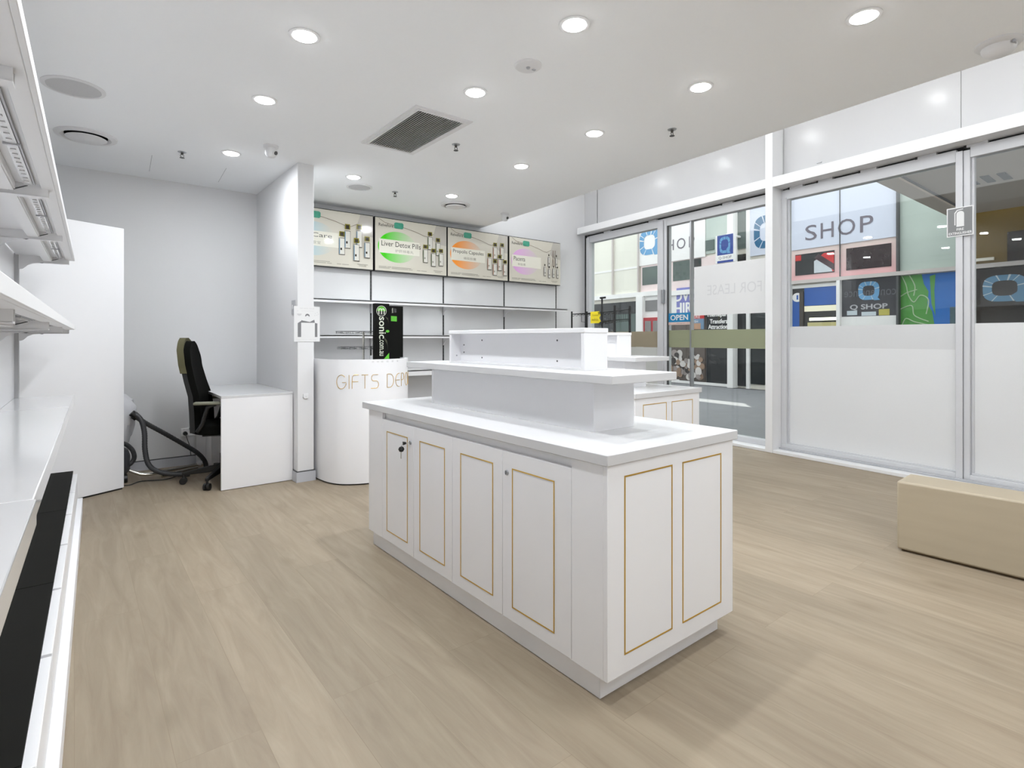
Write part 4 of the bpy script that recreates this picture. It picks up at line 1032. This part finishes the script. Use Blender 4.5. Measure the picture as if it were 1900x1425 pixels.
m.poly([(X1, cA + .040, 2.165), (X1, cA + .033, 2.165), (X1, cA + .033, 2.262), (X1, cA + .018, 2.284), (X1, cA - .02, 2.290), (X1, cA - .02, 2.296), (X1, cA + .022, 2.292), (X1, cA + .040, 2.268)], 1)
m.text('FIRE', (X1, cA + .024, 2.117), (0, -1, 0), (0, 0, 1), .048, .020, 1, bold=.05); m.text('EXTINGUISHER', (X1, cA + .078, 2.086), (0, -1, 0), (0, 0, 1), .156, .020, 1, bold=.05)
m.build('pictogram', [mat('sign_grey', (124, 125, 126), .6, var=.02), PAPER], t, local=True)

# black wire rack near the window
t = thing('wire_rack', 'black wire rack with thin posts behind the second island', 'rack', (5.0, 4.9, 0))
m_ = mat('wire_black', (22, 22, 23), .5)
def wp(u, v, d_): 
    a, b, e = ray(u, v); return (a * d_, b * d_, EYE + e * d_)
posts = [(1061, 578, 7.2), (1089, 578, 7.35), (1140.5, 567, 6.5), (1168.5, 568, 6.55), (1117, 551, 6.9)]
tops = []
for u, v, d_ in posts:
    p = wp(u, v, d_); tops.append(p); MB().tube([(p[0], p[1], 0), p], .014 if d_ < 7 and u > 1130 else .011, 10).build('post', m_, t)
p = tops[4]; MB().tube([wp(1113, 553, 6.9), wp(1124, 552, 6.9)], .012, 8).build('cross_handle', m_, t)
def wire_shelf(c4, name):
    m = MB(); A, B, D, E_ = [Vector(q) for q in c4]
    for q0, q1 in ((A, B), (B, E_), (E_, D), (D, A)): m.tube([q0, q1], .005, 6)
    for k in range(1, 14):
        f_ = k / 14; m.tube([A.lerp(B, f_), D.lerp(E_, f_)], .0022, 5)
    # wavy side truss
    for q0, q1 in ((A, B), (D, E_)):
        pth = [q0.lerp(q1, k / 24) + Vector((0, 0, -.012 - .016 * (k % 2))) for k in range(25)]; m.tube(pth, .003, 5)
    m.build(name, m_, t)
wire_shelf([wp(1061, 583, 7.2), wp(1140, 578, 6.5), wp(1089, 583, 7.35), wp(1168, 574, 6.55)], 'wire_shelf')
wire_shelf([wp(1110, 600, 6.8), wp(1140, 594, 6.5), wp(1117, 596, 6.9), wp(1168, 592, 6.55)], 'wire_basket')
m = MB()
for u in range(1116, 1168, 4): m.tube([wp(u, 580, 6.6), wp(u + 1, 596, 6.6)], .0022, 5)
m.build('basket_side', m_, t)
m = MB(); m.tube([wp(1079, 582, 7.1), wp(1079, 597, 7.1), wp(1090, 598, 7.1), wp(1090, 582, 7.1)], .004, 6); m.build('ticket_frame', m_, t)
a0 = wp(1096, 577, 6.75); a1 = wp(1114.5, 600, 6.75)
t = thing('yellow_card', 'bright yellow paper notice hung on the black wire rack', 'sign', a0)
m = MB(); q = [wp(1096, 578.5, 6.75), wp(1112, 577.5, 6.75), wp(1114.5, 584, 6.75), wp(1112, 590, 6.75), wp(1115, 596, 6.75), wp(1111, 599.5, 6.75), wp(1096, 600, 6.75)]
m.extr(q, (.006, .008, 0)); m.build('card', mat('notice_yellow', (236, 216, 40), .7, var=.06, scale=20), t)
m = MB(); rr_ = Vector((cy_, -sy_, 0)); m.text('Scooter', Vector(wp(1099, 586, 6.742)), rr_, (0, 0, 1), .075, .022, 0)
m.text('zshlz', Vector(wp(1098, 595, 6.742)), rr_, (0, 0, 1), .08, .03, 0); m.build('print', mat('notice_brown', (150, 130, 20), .7), t)

# ================================================================== OUTSIDE
m = MB(); e0 = shop_pt(-9, .28); e1 = shop_pt(22, .28)
PAVE = mat('asphalt_pavement', (120, 121, 124), .8, var=.10, scale=3.0, bump=.1)
m.prism([e0, (22, -9), (22, 26), e1], -.09, -.012)
struct('pavement', m, PAVE, 'grey pavement of the arcade outside the glass door', 'pavement')
fac = lambda b, a, z: (b, a, z)
CREAM = mat('facade_cream', (224, 219, 208), .5, var=.02)
FWHITE = mat('facade_white', (236, 234, 232), .5, var=.02)
PANE_L = mat('lit_blind', (226, 224, 212), .35, var=.06, scale=1.5)
PANE_D = mat('dark_shop_glass', (34, 36, 38), .12, var=.5, scale=1.2)
PANE_G = mat('green_shop_glass', (84, 98, 94), .12, var=.35, scale=1.4)
PANE_P = mat('pale_green_glass', (176, 188, 180), .15, var=.08, scale=1.2)
PINK = gradient_mat('pink_panel', (222, 170, 172), (228, 214, 206), 2.5, 3.3, .5, axis='Z')
SKYP = mat('pale_blue_sign', (206, 211, 226), .4, var=.04, scale=1.0)
RED = mat('poster_red', (196, 44, 44), .4, var=.05); REDF = mat('red_frame', (172, 52, 58), .5, var=.04)
BLU = mat('shop_blue', (24, 86, 168), .35, var=.25, scale=1.5); QB = mat('logo_blue', (96, 154, 198), .4, var=.12, scale=2.0); QT = mat('logo_teal', (32, 98, 138), .4, var=.08)
NAVY = mat('sign_navy', (34, 62, 142), .35, var=.08); LETG = mat('letter_grey', (112, 106, 116), .5, var=.03)
BROWN = mat('brown_shop_glass', (44, 36, 33), .15, var=.4, scale=1.2); GOLDG = mat('amber_shop_glass', (104, 84, 38), .25, var=.6, scale=.8)
SHOPY = mat('lit_shop_yellow', (196, 186, 132), .4, var=.25, scale=1.4); TRANS = mat('transom_taupe', (196, 188, 184), .45, var=.02)

bld = thing('shop_building', 'row of shops across the arcade seen through the glass', 'building', SHOP_O, SHOP_RZ)
def fr(u0, u1, z0, z1, m, name='wall_panel', b0=0.0, b1=.02, par=None, v=600):
    """a panel on the facade between two sight lines, z0..z1, standing b0..b1 proud of the wall"""
    mb = MB(); mb.box((FB - b0, AF(u0, v), z0), (FB - b1, AF(u1, v), z1)); return mb.build(name, m, par or bld, local=True)
zt0, zt1 = 2.44, 2.57
MB().box((FB, -4, 0), (FB + .3, 17, 6.2)).build('facade_wall', CREAM, bld, local=True)
# left group
fr(1090, 1187, zt1, 4.9, PANE_L, 'blind_window'); fr(1097, 1227, zt0, zt1, FWHITE, 'transom', .02, .10); fr(1227, 1362, zt0 - .05, zt1 - .05, FWHITE, 'transom', .02, .10)
for u in (1099, 1139.5, 1187): fr(u - .9, u + .9, zt1, 4.9, TRANS, 'mullion', .02, .09)
fr(1099, 1187, 3.30, 3.36, FWHITE, 'blind_rail', .02, .03)
fr(1104, 1187, .05, zt0 - .12, PANE_D, 'shop_window', 0, .03); fr(1186, 1198, 0, zt0, FWHITE, 'column', 0, .14)
fr(1141, 1186, .05, 1.95, PANE_G, 'shop_window', .03, .04)
fr(1190, 1358, zt1 - .05, 3.34, mat('pale_pink_panel', (232, 214, 212), .5, var=.03), 'spandrel'); 
fr(1193, 1226, ZF(1193, 529.7), ZF(1193, 497), PANE_G, 'high_window', .02, .03); fr(1250, 1302, ZF(1250, 522), ZF(1250, 486.5), PANE_G, 'high_window', .02, .03)
fr(1282, 1302, ZF(1282, 518), ZF(1282, 482), PANE_D, 'high_window', .03, .04)
fr(1198, 1262, 0, zt0, FWHITE, 'door_surround', 0, .04)
fr(1200, 1246, ZF(1200, 578), ZF(1200, 558), mat('grey_fanlight', (120, 118, 118), .3, var=.2), 'high_window', .04, .06)
d = fr(1196, 1240, .05, ZF(1196, 590), REDF, 'red_door', .04, .09)
for u0, u1 in ((1201, 1212), (1216, 1227), (1230, 1238)): fr(u0, u1, .5, ZF(1200, 596), mat('door_glass_grey', (132, 128, 126), .2, var=.2), 'door_glass', .09, .10, d)
fr(1311, 1360, 3.40, 5.0, PANE_P, 'upper_window', 0, .03); fr(1311, 1327, ZF(1311, 466), ZF(1311, 447), PANE_G, 'upper_window', .03, .05)
fr(1359.5, 1370, 0, 5.2, FWHITE, 'column', 0, .22)
fr(1370, 1388, ZF(1370, 463), 5.2, PANE_G, 'upper_window', 0, .03); fr(1388, 1394, 0, 5.2, FWHITE, 'column', 0, .08)
fr(1370, 1388, ZF(1370, 486), ZF(1370, 473), PANE_D, 'upper_window', 0, .03)
fr(1312, 1359.5, .06, zt0 - .1, PANE_D, 'shop_window', 0, .03); fr(1240, 1362, 0, .07, FWHITE, 'foot_rail', 0, .06)
fr(1370, 1392, .05, zt0, mat('deep_glass', (20, 24, 28), .1, var=.3), 'shop_window', 0, .03)
fr(1394, 1462, .12, zt0, mat('deep_glass_teal', (12, 22, 24), .1, var=.5, scale=2), 'shop_window', 0, .03)
fr(1258, 1312, .06, zt0, mat('poster_backing', (70, 62, 58), .4, var=.3), 'shop_window', 0, .03)
# right group
fr(1462, 1905, zt0 - .02, zt0 + .055, TRANS, 'transom', .02, .12)
fr(1467.5, 1667, zt0 + .05, 3.18, PINK, 'spandrel')
fr(1477, 1549.5, ZF(1477, 512), ZF(1477, 473.5), PANE_D, 'high_window', .02, .03); fr(1571.5, 1655, ZF(1571.5, 502), ZF(1571.5, 461.7), mat('maroon_glass', (40, 22, 26), .12, var=.3), 'high_window', .02, .03)
fr(1560, 1561.2, zt0, 5, DGREY, 'mullion', .03, .06); fr(1667, 1671, zt0, 5, DGREY, 'mullion', .0, .10); fr(1462, 1468, .0, 5, FWHITE, 'column', 0, .12)
m1 = MB()
fr(1671, 1778, zt0 + .05, 5.0, PANE_P, 'upper_window'); fr(1778, 2060, zt0 + .05, 5.0, GOLDG, 'upper_window')
fr(1870, 2060, zt0 + .05, 3.0, BROWN, 'dark_opening', .02, .03)
fr(1803, 1846, 2.55, 2.60, CREAM, 'slanting_rail', .02, .06)
fr(1557, 1563.5, 0, zt0, FWHITE, 'post', 0, .12); fr(1667, 1671.5, 0, zt0, DGREY, 'post', 0, .10)
fr(1468, 1472, 0, zt0, FWHITE, 'post', 0, .10)
fr(1472, 1557, .9, zt0 - .12, mat('shop_interior_dark', (38, 36, 34), .3, var=.3), 'shop_window', 0, .03)
fr(1472, 1557, zt0 - .12, zt0 - .05, FWHITE, 'window_head', 0, .05)
fr(1563.5, 1667, 1.66, zt0 - .02, mat('smoked_glass', (46, 46, 52), .15, var=.4, scale=1.5), 'shop_window', 0, .03); fr(1563.5, 1667, 1.40, 1.66, FWHITE, 'window_board', 0, .05)
fr(1803, 2060, .9, zt0 - .02, BROWN, 'shop_window', 0, .03)
fr(1472, 2060, 0, .9, TRANS, 'stall_riser', 0, .05)
# shop interior seen in the left-hand right window
fr(1472, 1486, 1.2, 2.16, BLU, 'interior_panel', .03, .035); fr(1494, 1557, 1.93, 2.32, BLU, 'interior_panel', .03, .036); fr(1494, 1557, 1.80, 1.92, mat('lit_shelf', (214, 208, 184), .4, emit=.35), 'interior_panel', .03, .036)
fr(1500, 1557, .95, 1.56, SHOPY, 'interior_panel', .03, .035); fr(1504, 1557, 1.60, 1.66, mat('lit_tube', (255, 250, 224), .4, emit=1.6), 'lit_tube', .03, .05)
fr(1473, 1486, 1.26, 1.42, mat('magenta', (196, 70, 150), .4), 'interior_panel', .036, .04); fr(1486, 1493, .95, 2.25, mat('interior_post', (60, 52, 44), .5), 'interior_post', .03, .06)
def fsign(name, label, cat, mb, mats, b=0.0, group=None):
    t = thing(name, label, cat, SHOP_O, SHOP_RZ, group); mb_o = mb
    return t
def qlogo(m, a, z, w, h, b, mi_seg, mi_ring, dark=None, thick=.26, tail=True):
    """segmented letter Q ring; a is its left edge (viewer's left), drawn towards lower a"""
    ca, cz = a - w / 2, z + h / 2; n = 40
    def P_(ang, k):
        c_, s_ = math.cos(ang), math.sin(ang); e = .62
        x = math.copysign(abs(c_) ** e, c_) * w / 2 * k; y = math.copysign(abs(s_) ** e, s_) * h / 2 * k
        return (ca - x, cz + y)
    for i in range(n):
        a0, a1 = 2 * PI * i / n, 2 * PI * (i + 1) / n
        o0, o1, i1, i0 = P_(a0, 1), P_(a1, 1), P_(a1, 1 - thick * 1.7), P_(a0, 1 - thick * 1.7)
        m.poly([(b, *o0), (b, *o1), (b, *i1), (b, *i0)], mi_seg)
    for ang in (8, 60, 84, 102, 150, 174, 198, 246, 284):
        r_ = math.radians(ang); d_ = .036
        o0, o1, i1, i0 = P_(r_ - d_, 1.01), P_(r_ + d_, 1.01), P_(r_ + d_, .99 - thick * 1.7), P_(r_ - d_, .99 - thick * 1.7)
        m.poly([(b - .001, *o0), (b - .001, *o1), (b - .001, *i1), (b - .001, *i0)], mi_ring)
    if tail:
        m.poly([(b - .0005, ca - w * .15, cz - h * .28), (b - .0005, ca - w * .40, cz - h * .05), (b - .0005, ca - w * .40, cz - h * .36), (b - .0005, ca - w * .54, cz - h * .53), (b - .0005, ca - w * .25, cz - h * .53)], mi_seg)
# upper Q SHOP sign, left
bq = FB - .05
t = thing('shop_sign', 'white shop sign with blue Q and grey letters seen through the door', 'sign', SHOP_O, SHOP_RZ)
MB().box((FB - .022, AF(1187.5), 3.34), (FB - .045, AF(1310.5), 5.0)).build('board', FWHITE, t, local=True)
m = MB(); qlogo(m, AF(1189), ZF(1189, 476), AF(1189) - AF(1226), ZF(1189, 430) - ZF(1189, 476), bq, 0, 1); m.build('logo', [QB, FWHITE], t, local=True)
za, zb_ = ZF(1245, 465.5), ZF(1245, 446)
m = MB()
for c_, u0, u1 in (('S', 1225, 1236), ('H', 1240.5, 1252.5), ('O', 1258, 1274), ('P', 1280.5, 1291)): m.text(c_, (bq, AF(u0), za), (0, -1, 0), (0, 0, 1), AF(u0) - AF(u1), zb_ - za, 0)
m.build('lettering', LETG, t, local=True)
t = thing('shop_sign', 'pale blue shop sign with large grey letters right of the fin column', 'sign', SHOP_O, SHOP_RZ)
MB().box((FB - .022, AF(1394), 3.18), (FB - .045, AF(1666), 5.2)).build('board', SKYP, t, local=True)
m = MB(); m.box((FB - .046, AF(1560.0), 3.85), (FB - .048, AF(1561.5), 5.2)); m.box((FB - .046, AF(1560.0), 3.18), (FB - .048, AF(1561.5), 3.38)); m.build('panel_joint', DGREY, t, local=True)
za, zb_ = ZF(1498, 447.4), ZF(1498, 419.5)
m = MB()
for c_, u0, u1 in (('S', 1496.4, 1518), ('H', 1525, 1549), ('O', 1557, 1589), ('P', 1598, 1622.7)): m.text(c_, (bq, AF(u0), za), (0, -1, 0), (0, 0, 1), AF(u0) - AF(u1), zb_ - za, 0)
m.build('lettering', LETG, t, local=True)
m = MB(); qlogo(m, AF(1401), ZF(1401, 464), AF(1401) - AF(1452), ZF(1401, 404) - ZF(1401, 464), bq, 0, 1); m.build('logo', [QT, SKYP], t, local=True)
# small projecting blue sign
t = thing('shop_sign', 'small dark blue sign with pale Q hanging beside the white column', 'sign', SHOP_O, SHOP_RZ)
bb = FB - .60; s0, s1 = AF(1331, 600, bb), AF(1360.5, 600, bb); z0, z1 = ZF(1331, 489, bb), ZF(1331, 438, bb)
MB().box((bb, s0 + .05, z0), (bb + .12, s1, z1)).build('light_box', [FWHITE], t, local=True)
m = MB(); zz = z0 + (z1 - z0) * .28
m.box((bb - .004, s0, zz), (bb - .001, s1, z1), 0); m.box((bb - .004, s0, z0), (bb - .001, s1, z0 + (z1 - z0) * .08), 0); m.box((bb - .004, s0, z0 + (z1 - z0) * .08), (bb - .001, s1, zz), 1); m.build('face', [NAVY, FWHITE], t, local=True)
m = MB(); w_ = s0 - s1; qlogo(m, s0 - w_ * .14, zz + (z1 - zz) * .08, w_ * .68, (z1 - zz) * .82, bb - .006, 0, 1, thick=.2); m.text('Q-SHOP', (bb - .006, s0 - w_ * .10, z0 + (z1 - z0) * .12), (0, -1, 0), (0, 0, 1), w_ * .8, (z1 - z0) * .11, 2); m.build('logo', [QB, NAVY, LETG], t, local=True)
MB().tube([(bb + .06, (s0 + s1) / 2, z1), (FB, (s0 + s1) / 2, z1)], .03, 8).build('arm', FWHITE, t, local=True)
# hire sign
t = thing('shop_sign', 'purple hire sign with white capitals behind the door lock', 'sign', SHOP_O, SHOP_RZ)
b_ = FB - .06; z0, z1 = ZF(1255, 582), ZF(1270, 534)
MB().box((FB - .03, AF(1258), z0), (b_, AF(1311), z1)).build('board', mat('hire_purple', (120, 122, 186), .4, var=.15), t, local=True)
m = MB(); m.text('DVD', (b_ - .003, AF(1255.5), ZF(1257, 559.5)), (0, -1, 0), (0, 0, 1), AF(1255.5) - AF(1296), ZF(1257, 541.5) - ZF(1257, 559.5), 0, bold=.05)
m.text('HIRE', (b_ - .003, AF(1255.5), ZF(1257, 582)), (0, -1, 0), (0, 0, 1), AF(1255.5) - AF(1297), ZF(1257, 563) - ZF(1257, 582), 0, bold=.05); m.build('lettering', FWHITE, t, local=True)
# poster window below (plain soft shapes)
t = thing('poster', 'dark photo poster of pale round toys behind the green film strip', 'poster', SHOP_O, SHOP_RZ)
z0, z1 = .09, ZF(1250, 592)
MB().box((FB - .03, AF(1240), z0), (FB - .045, AF(1310), z1)).build('sheet', mat('poster_brown', (88, 78, 72), .4, var=.5, scale=4), t, local=True)
m = MB(); rnd = random.Random(3)
for i in range(72):
    u = rnd.uniform(1245, 1305); v = rnd.uniform(655, 704); r_ = rnd.uniform(.04, .11); ca, cz = AF(u), ZF(u, v)
    if cz - r_ < z0: continue
    m.poly([(FB - .046 - .0004 * i, ca + r_ * math.cos(k * PI / 8), cz + r_ * (.8 + .3 * (i % 3) / 2) * math.sin(k * PI / 8)) for k in range(16)], i % 4)
m.build('print', [mat('toy_pale', (206, 200, 196), .5, var=.2, scale=6), mat('toy_grey', (150, 140, 136), .5, var=.3, scale=6), mat('toy_dark', (54, 48, 46), .5, var=.3), mat('toy_tan', (150, 124, 104), .5, var=.3, scale=6)], t, local=True)
m = MB()
m.box((FB - .0451, AF(1283.5), ZF(1283, 592)), (FB - .06, AF(1309), ZF(1283, 584)), 0); m.box((FB - .0451, AF(1284), ZF(1283, 611)), (FB - .06, AF(1308.5), ZF(1283, 592)), 1); m.box((FB - .0605, AF(1290), ZF(1290, 611)), (FB - .064, AF(1303), ZF(1290, 600)), 2)
m.build('card', [RED, mat('card_blue', (110, 140, 168), .5, var=.3, scale=5), mat('card_tan', (180, 140, 112), .5, var=.3)], t, local=True)
m = MB(); m.text('HERE', (FB - .066, AF(1284.5), ZF(1284, 591)), (0, -1, 0), (0, 0, 1), AF(1284.5) - AF(1302), .07, 0); m.text('PUSH', (FB - .066, AF(1284.5), ZF(1284, 599)), (0, -1, 0), (0, 0, 1), AF(1284.5) - AF(1298), .06, 0); m.build('lettering', FWHITE, t, local=True)
# transfers window lettering
t = thing('shop_sign', 'white window lettering listing transfers and attractions', 'sign', SHOP_O, SHOP_RZ)
m = MB(); b_ = FB - .034
for s_, u0, u1, v0, v1 in (('Themeparks', 1313, 1358, 590, 581), ('Transfers', 1319, 1351, 600.5, 592.5), ('Attractions', 1316, 1355, 610.5, 602.5)):
    m.text(s_, (b_, AF(u0), ZF(u0, v0)), (0, -1, 0), (0, 0, 1), AF(u0) - AF(u1), ZF(u0, v1) - ZF(u0, v0), 0, bold=.05)
m.build('lettering', FWHITE, t, local=True)
# red poster in the high window
t = thing('poster', 'red and white poster in the high window under the large grey letters', 'poster', SHOP_O, SHOP_RZ)
m = MB(); b_ = FB - .034; zl, zh = ZF(1512, 507), ZF(1512, 472)
m.poly([(b_, AF(1512), zl), (b_, AF(1549), zl), (b_, AF(1549), zh), (b_, AF(1530), zh), (b_, AF(1512), zl + (zh - zl) * .62)], 0)
m.poly([(b_ - .001, AF(1512), zl), (b_ - .001, AF(1546), zl), (b_ - .001, AF(1540), zl + .22), (b_ - .001, AF(1526), zl + .34), (b_ - .001, AF(1512), zl + .26)], 1)
m.poly([(b_, AF(1477.5), ZF(1477.5, 485)), (b_, AF(1488), ZF(1477.5, 485)), (b_, AF(1488), ZF(1477.5, 475)), (b_, AF(1477.5), ZF(1477.5, 475))], 0)
m.poly([(b_ - .002, AF(1512), zh - .08), (b_ - .002, AF(1520), zh), (b_ - .002, AF(1549), zl + .16), (b_ - .002, AF(1549), zl + .02)], 2)
m.build('print', [RED, mat('poster_silver', (196, 202, 208), .4, var=.08), mat('poster_shadow', (62, 40, 46), .4)], t, local=True)
# Q SHOP window lettering
t = thing('shop_sign', 'blue Q over outlined letters on the dark window beside the map', 'sign', SHOP_O, SHOP_RZ)
m = MB(); b_ = FB - .034
qlogo(m, AF(1594), ZF(1594, 557.5), AF(1594) - AF(1633), ZF(1594, 524) - ZF(1594, 557.5), b_, 0, 1)
m.text('Q SHOP', (b_, AF(1579), ZF(1579, 576.5)), (0, -1, 0), (0, 0, 1), AF(1579) - AF(1648), ZF(1579, 566) - ZF(1579, 576.5), 2, bold=.05)
m.text('convenience', (b_ + .002, AF(1568), ZF(1568, 552)), (0, -1, 0), (0, 0, 1), AF(1568) - AF(1664), .16, 3, flip=True)
m.poly([(b_, AF(1600), 1.67), (b_, AF(1627), 1.67), (b_, AF(1627), ZF(1600, 579)), (b_, AF(1600), ZF(1600, 579))], 1); m.poly([(b_, AF(1573), 1.69), (b_, AF(1592), 1.69), (b_, AF(1592), 1.78), (b_, AF(1573), 1.78)], 1); m.poly([(b_ + .001, AF(1632), 1.67), (b_ + .001, AF(1652), 1.67), (b_ + .001, AF(1652), 1.79), (b_ + .001, AF(1632), 1.79)], 4)
m.build('print', [QB, mat('logo_white', (196, 206, 212), .5), mat('outline_letter', (176, 174, 178), .5), mat('reversed_letter', (86, 86, 92), .5), mat('print_yellow', (182, 172, 72), .5)], t, local=True)
# i sign in the left window
t = thing('shop_sign', 'rounded white information mark on blue inside the lit shop', 'sign', SHOP_O, SHOP_RZ)
m = MB(); b_ = FB - .042; ca, cz = AF(1481.5), ZF(1481, 552)
m.poly([(b_, ca + .12 * math.cos(k * PI / 12), cz + .10 * math.sin(k * PI / 12)) for k in range(24)], 0); m.box((b_ - .001, ca - .02, cz - .05), (b_ - .002, ca + .02, cz + .05), 1); m.build('print', [FWHITE, BLU], t, local=True)
# map
t = thing('map_poster', 'large green and blue map filling the window by the mullion', 'poster', SHOP_O, SHOP_RZ)
MAPB = mat('map_blue', (8, 104, 186), .4, var=.06, scale=3)
MAPG = mat('map_green', (78, 150, 62), .4, var=.08, scale=4)
a0, a1 = AF(1671.8), AF(1800); zl, zh = 1.0, zt0 - .03; b_ = FB - .01
MB().box((FB, a0, zl), (b_, a1, zh)).build('sheet', MAPB, t, local=True)
m = MB(); Wm = a0 - AF(1779)
def mp(x, y): return (b_ - .002, a0 - x * Wm, zh - y * (zh - ZF(1672, 602)) )
m.poly([mp(0, 0), mp(.38, 0), mp(.42, .2), mp(.50, .35), mp(.48, .6), mp(.56, .75), mp(.60, 1.0), mp(.60, 1.9), mp(0, 1.9)], 0)
m.poly([mp(.52, .05), mp(.62, .02), mp(.60, .35), mp(.62, .85), mp(.55, .6)], 0)
m.poly([(b_ - .003, *mp(.86, .68)[1:]), (b_ - .003, *mp(1.0, .68)[1:]), (b_ - .003, *mp(1.0, 1.3)[1:]), (b_ - .003, *mp(.86, 1.3)[1:])], 2)
m.build('land', [MAPG, MAPG, mat('map_inset', (70, 96, 104), .4, var=.5, scale=25)], t, local=True)
m = MB()
for ln in ([(.02, .0), (.10, .2), (.14, .4), (.24, .55), (.36, .42), (.50, .52), (.46, .8)], [(0, .42), (.12, .35), (.3, .3)], [(.0, .68), (.2, .62), (.24, .8), (.34, .88), (.5, .95)], [(.16, .0), (.26, .22), (.24, .42)], [(.03, 1.0), (.1, .88), (.25, .95), (.5, 1.02)]):
    m.tube(spline([mp(*q) for q in ln], 5), .010, 5)
m.text('M A P', (b_ - .004, a0 - Wm * .66, zh - (zh - zl) * .33), (0, -1, 0), (0, 0, 1), .0001, .0001, 0) if False else None
m.build('roads', mat('map_road', (176, 196, 160), .5), t, local=True)
# right-hand Q
t = thing('shop_sign', 'large blue ring-shaped Q on the dark window at the right edge', 'sign', SHOP_O, SHOP_RZ)
m = MB(); qlogo(m, AF(1825), ZF(1825, 561), AF(1825) - AF(1908), ZF(1825, 513) - ZF(1825, 561), FB - .04, 0, 1, thick=.25); m.build('logo', [mat('logo_blue_dim', (88, 134, 166), .4, var=.1), mat('logo_white', (196, 206, 212), .5)], t, local=True)
# canopy over the right half of the arcade
cn = thing('canopy', 'dark taupe canopy soffit over the arcade, top right', 'canopy', (7.0, 2.0, 3.3))
TAUPE = mat('soffit_taupe', (176, 164, 152), .85, var=.04)
e0 = shop_pt(0, .45)
MB().prism([(6.1, -9), (10.95, -9), (12.1, 2.5), (6.1, 2.5)], 3.36, 3.55).build('soffit', TAUPE, cn)
MB().box((6.0, 2.48, 3.30), (12.12, 2.72, 3.62)).build('edge_beam', mat('beam_taupe', (186, 172, 158), .8, var=.03), cn)
MB().box((6.0, 2.465, 3.33), (12.1, 2.48, 3.362)).build('shadow_line', DGREY, cn)
m = MB()
x, y = onZ(1826, 333, 3.355)
for k in range(3): m.box((x - .2, y - .25 + k * .17, 3.352), (x + .25, y - .16 + k * .17, 3.36))
m.build('soffit_vent', DGREY, cn)
